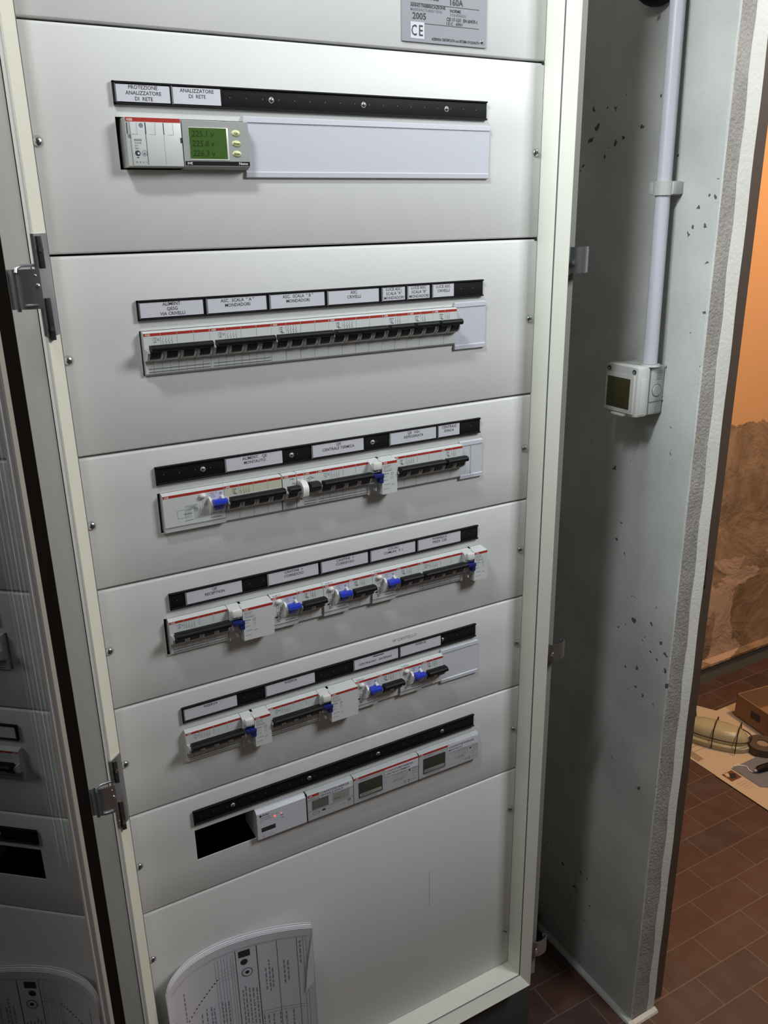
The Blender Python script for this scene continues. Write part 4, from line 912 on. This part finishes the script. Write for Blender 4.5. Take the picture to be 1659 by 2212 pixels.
# bulkhead lamp lying on its back
th = thing('bulkhead_lamp', 'oval ribbed glass bulkhead lamp with wire guard lying on newspaper', 'lamp', (1600, 452, 2))
ang = math.atan2(-105, 62); ca, sa = math.cos(ang), math.sin(ang)
def lr(p): return (p[0] * ca - p[1] * sa, p[0] * sa + p[1] * ca, p[2])
def fix(mb): mb.v = [lr(p) for p in mb.v]; return mb
def oval(a, c, n=40, pw=2.4):
    return [(a * math.copysign(abs(math.cos(2 * math.pi * k / n)) ** (2 / pw), math.cos(2 * math.pi * k / n)), c * math.copysign(abs(math.sin(2 * math.pi * k / n)) ** (2 / pw), math.sin(2 * math.pi * k / n))) for k in range(n)]
b_ = MB()
rings = [(96, 46, 0), (98, 48, 4), (98, 48, 14), (92, 43, 18)]
def loftrings(mb, rings, mt, captop=True):
    n = 40; base = [[(x, y, z) for x, y in oval(a, c)] for a, c, z in rings]; P = [p for r_ in base for p in r_]; f = []
    for i in range(len(rings) - 1):
        for k in range(n): f.append((i * n + k, i * n + (k + 1) % n, (i + 1) * n + (k + 1) % n, (i + 1) * n + k))
    f.append(tuple(range(n))[::-1]); f.append(tuple((len(rings) - 1) * n + k for k in range(n))); mb.add(P, f, mt)
loftrings(b_, rings, 'lampglass'); fix(b_).build('base', th)
b_ = MB(); loftrings(b_, [(89, 40, 18), (88, 39, 30), (83, 36, 40), (74, 31, 48), (60, 24, 53), (30, 12, 55)], 'lampglass'); fix(b_).build('glass_dome', th, angle=70)
b_ = MB(); lp = [(x * 1.03, y * 1.10, 34) for x, y in oval(93, 44)]; b_.tube(lp + [lp[0]], 1.5, 'wire', 8)
for sx_ in (-62, 0, 62):
    b_.tube([(sx_, -50, 4), (sx_, -49, 34), (sx_, -36, 56), (sx_, 0, 62), (sx_, 36, 56), (sx_, 49, 34), (sx_, 50, 4)], 1.4, 'wire', 8)
b_.tube([(100, -10, 6), (106, -10, 20), (106, 10, 20), (100, 10, 6)], 1.4, 'wire', 8)
fix(b_).build('wire_guard', th)
# roll of tape
b_ = MB(); N_ = 28
for k in range(N_):
    a0, a1 = 2 * math.pi * k / N_, 2 * math.pi * (k + 1) / N_
    q = [(r_ * math.cos(a), r_ * math.sin(a), z) for a in (a0, a1) for r_, z in ((16, 0), (40, 0), (40, 22), (16, 22))]
    b_.add(q, [(0, 1, 5, 4), (1, 2, 6, 5), (2, 3, 7, 6), (3, 0, 4, 7)], 'dark' if False else 'frameb')
b_.cyl((0, 0, 2), (0, 0, 1), 15.8, 17, 'newsp2', 20)
tag(b_.build('tape_roll', loc=(1672, 350, 5)), 'dark roll of tape lying beside the cardboard box', 'tape')
# black handled tool with white lead
th = thing('hand_tool', 'black handled tool with a thin white lead on the blue-grey sheet', 'tool', (1600, 286, 14))
b_ = MB(); b_.tube([(-28, 4, -2), (-20, 3, 0), (0, 0, 0), (40, -8, 1), (70, -13, 0)], [6, 9, 10, 10, 8], 'blackp', 16); b_.build('handle', th)
b_ = MB(); b_.tube([(-36, 6, -3), (-27, 4, -2)], [3.5, 5], 'alu', 12); b_.build('tip', th)
b_ = MB(); b_.tube(smoothp([(-34, 6, -7), (-38, 18, -7.5), (-30, 34, -7.5), (-46, 50, -7.5), (-58, 52, -7.5)], 5), 1.3, 'bright', 8); b_.build('lead', th)
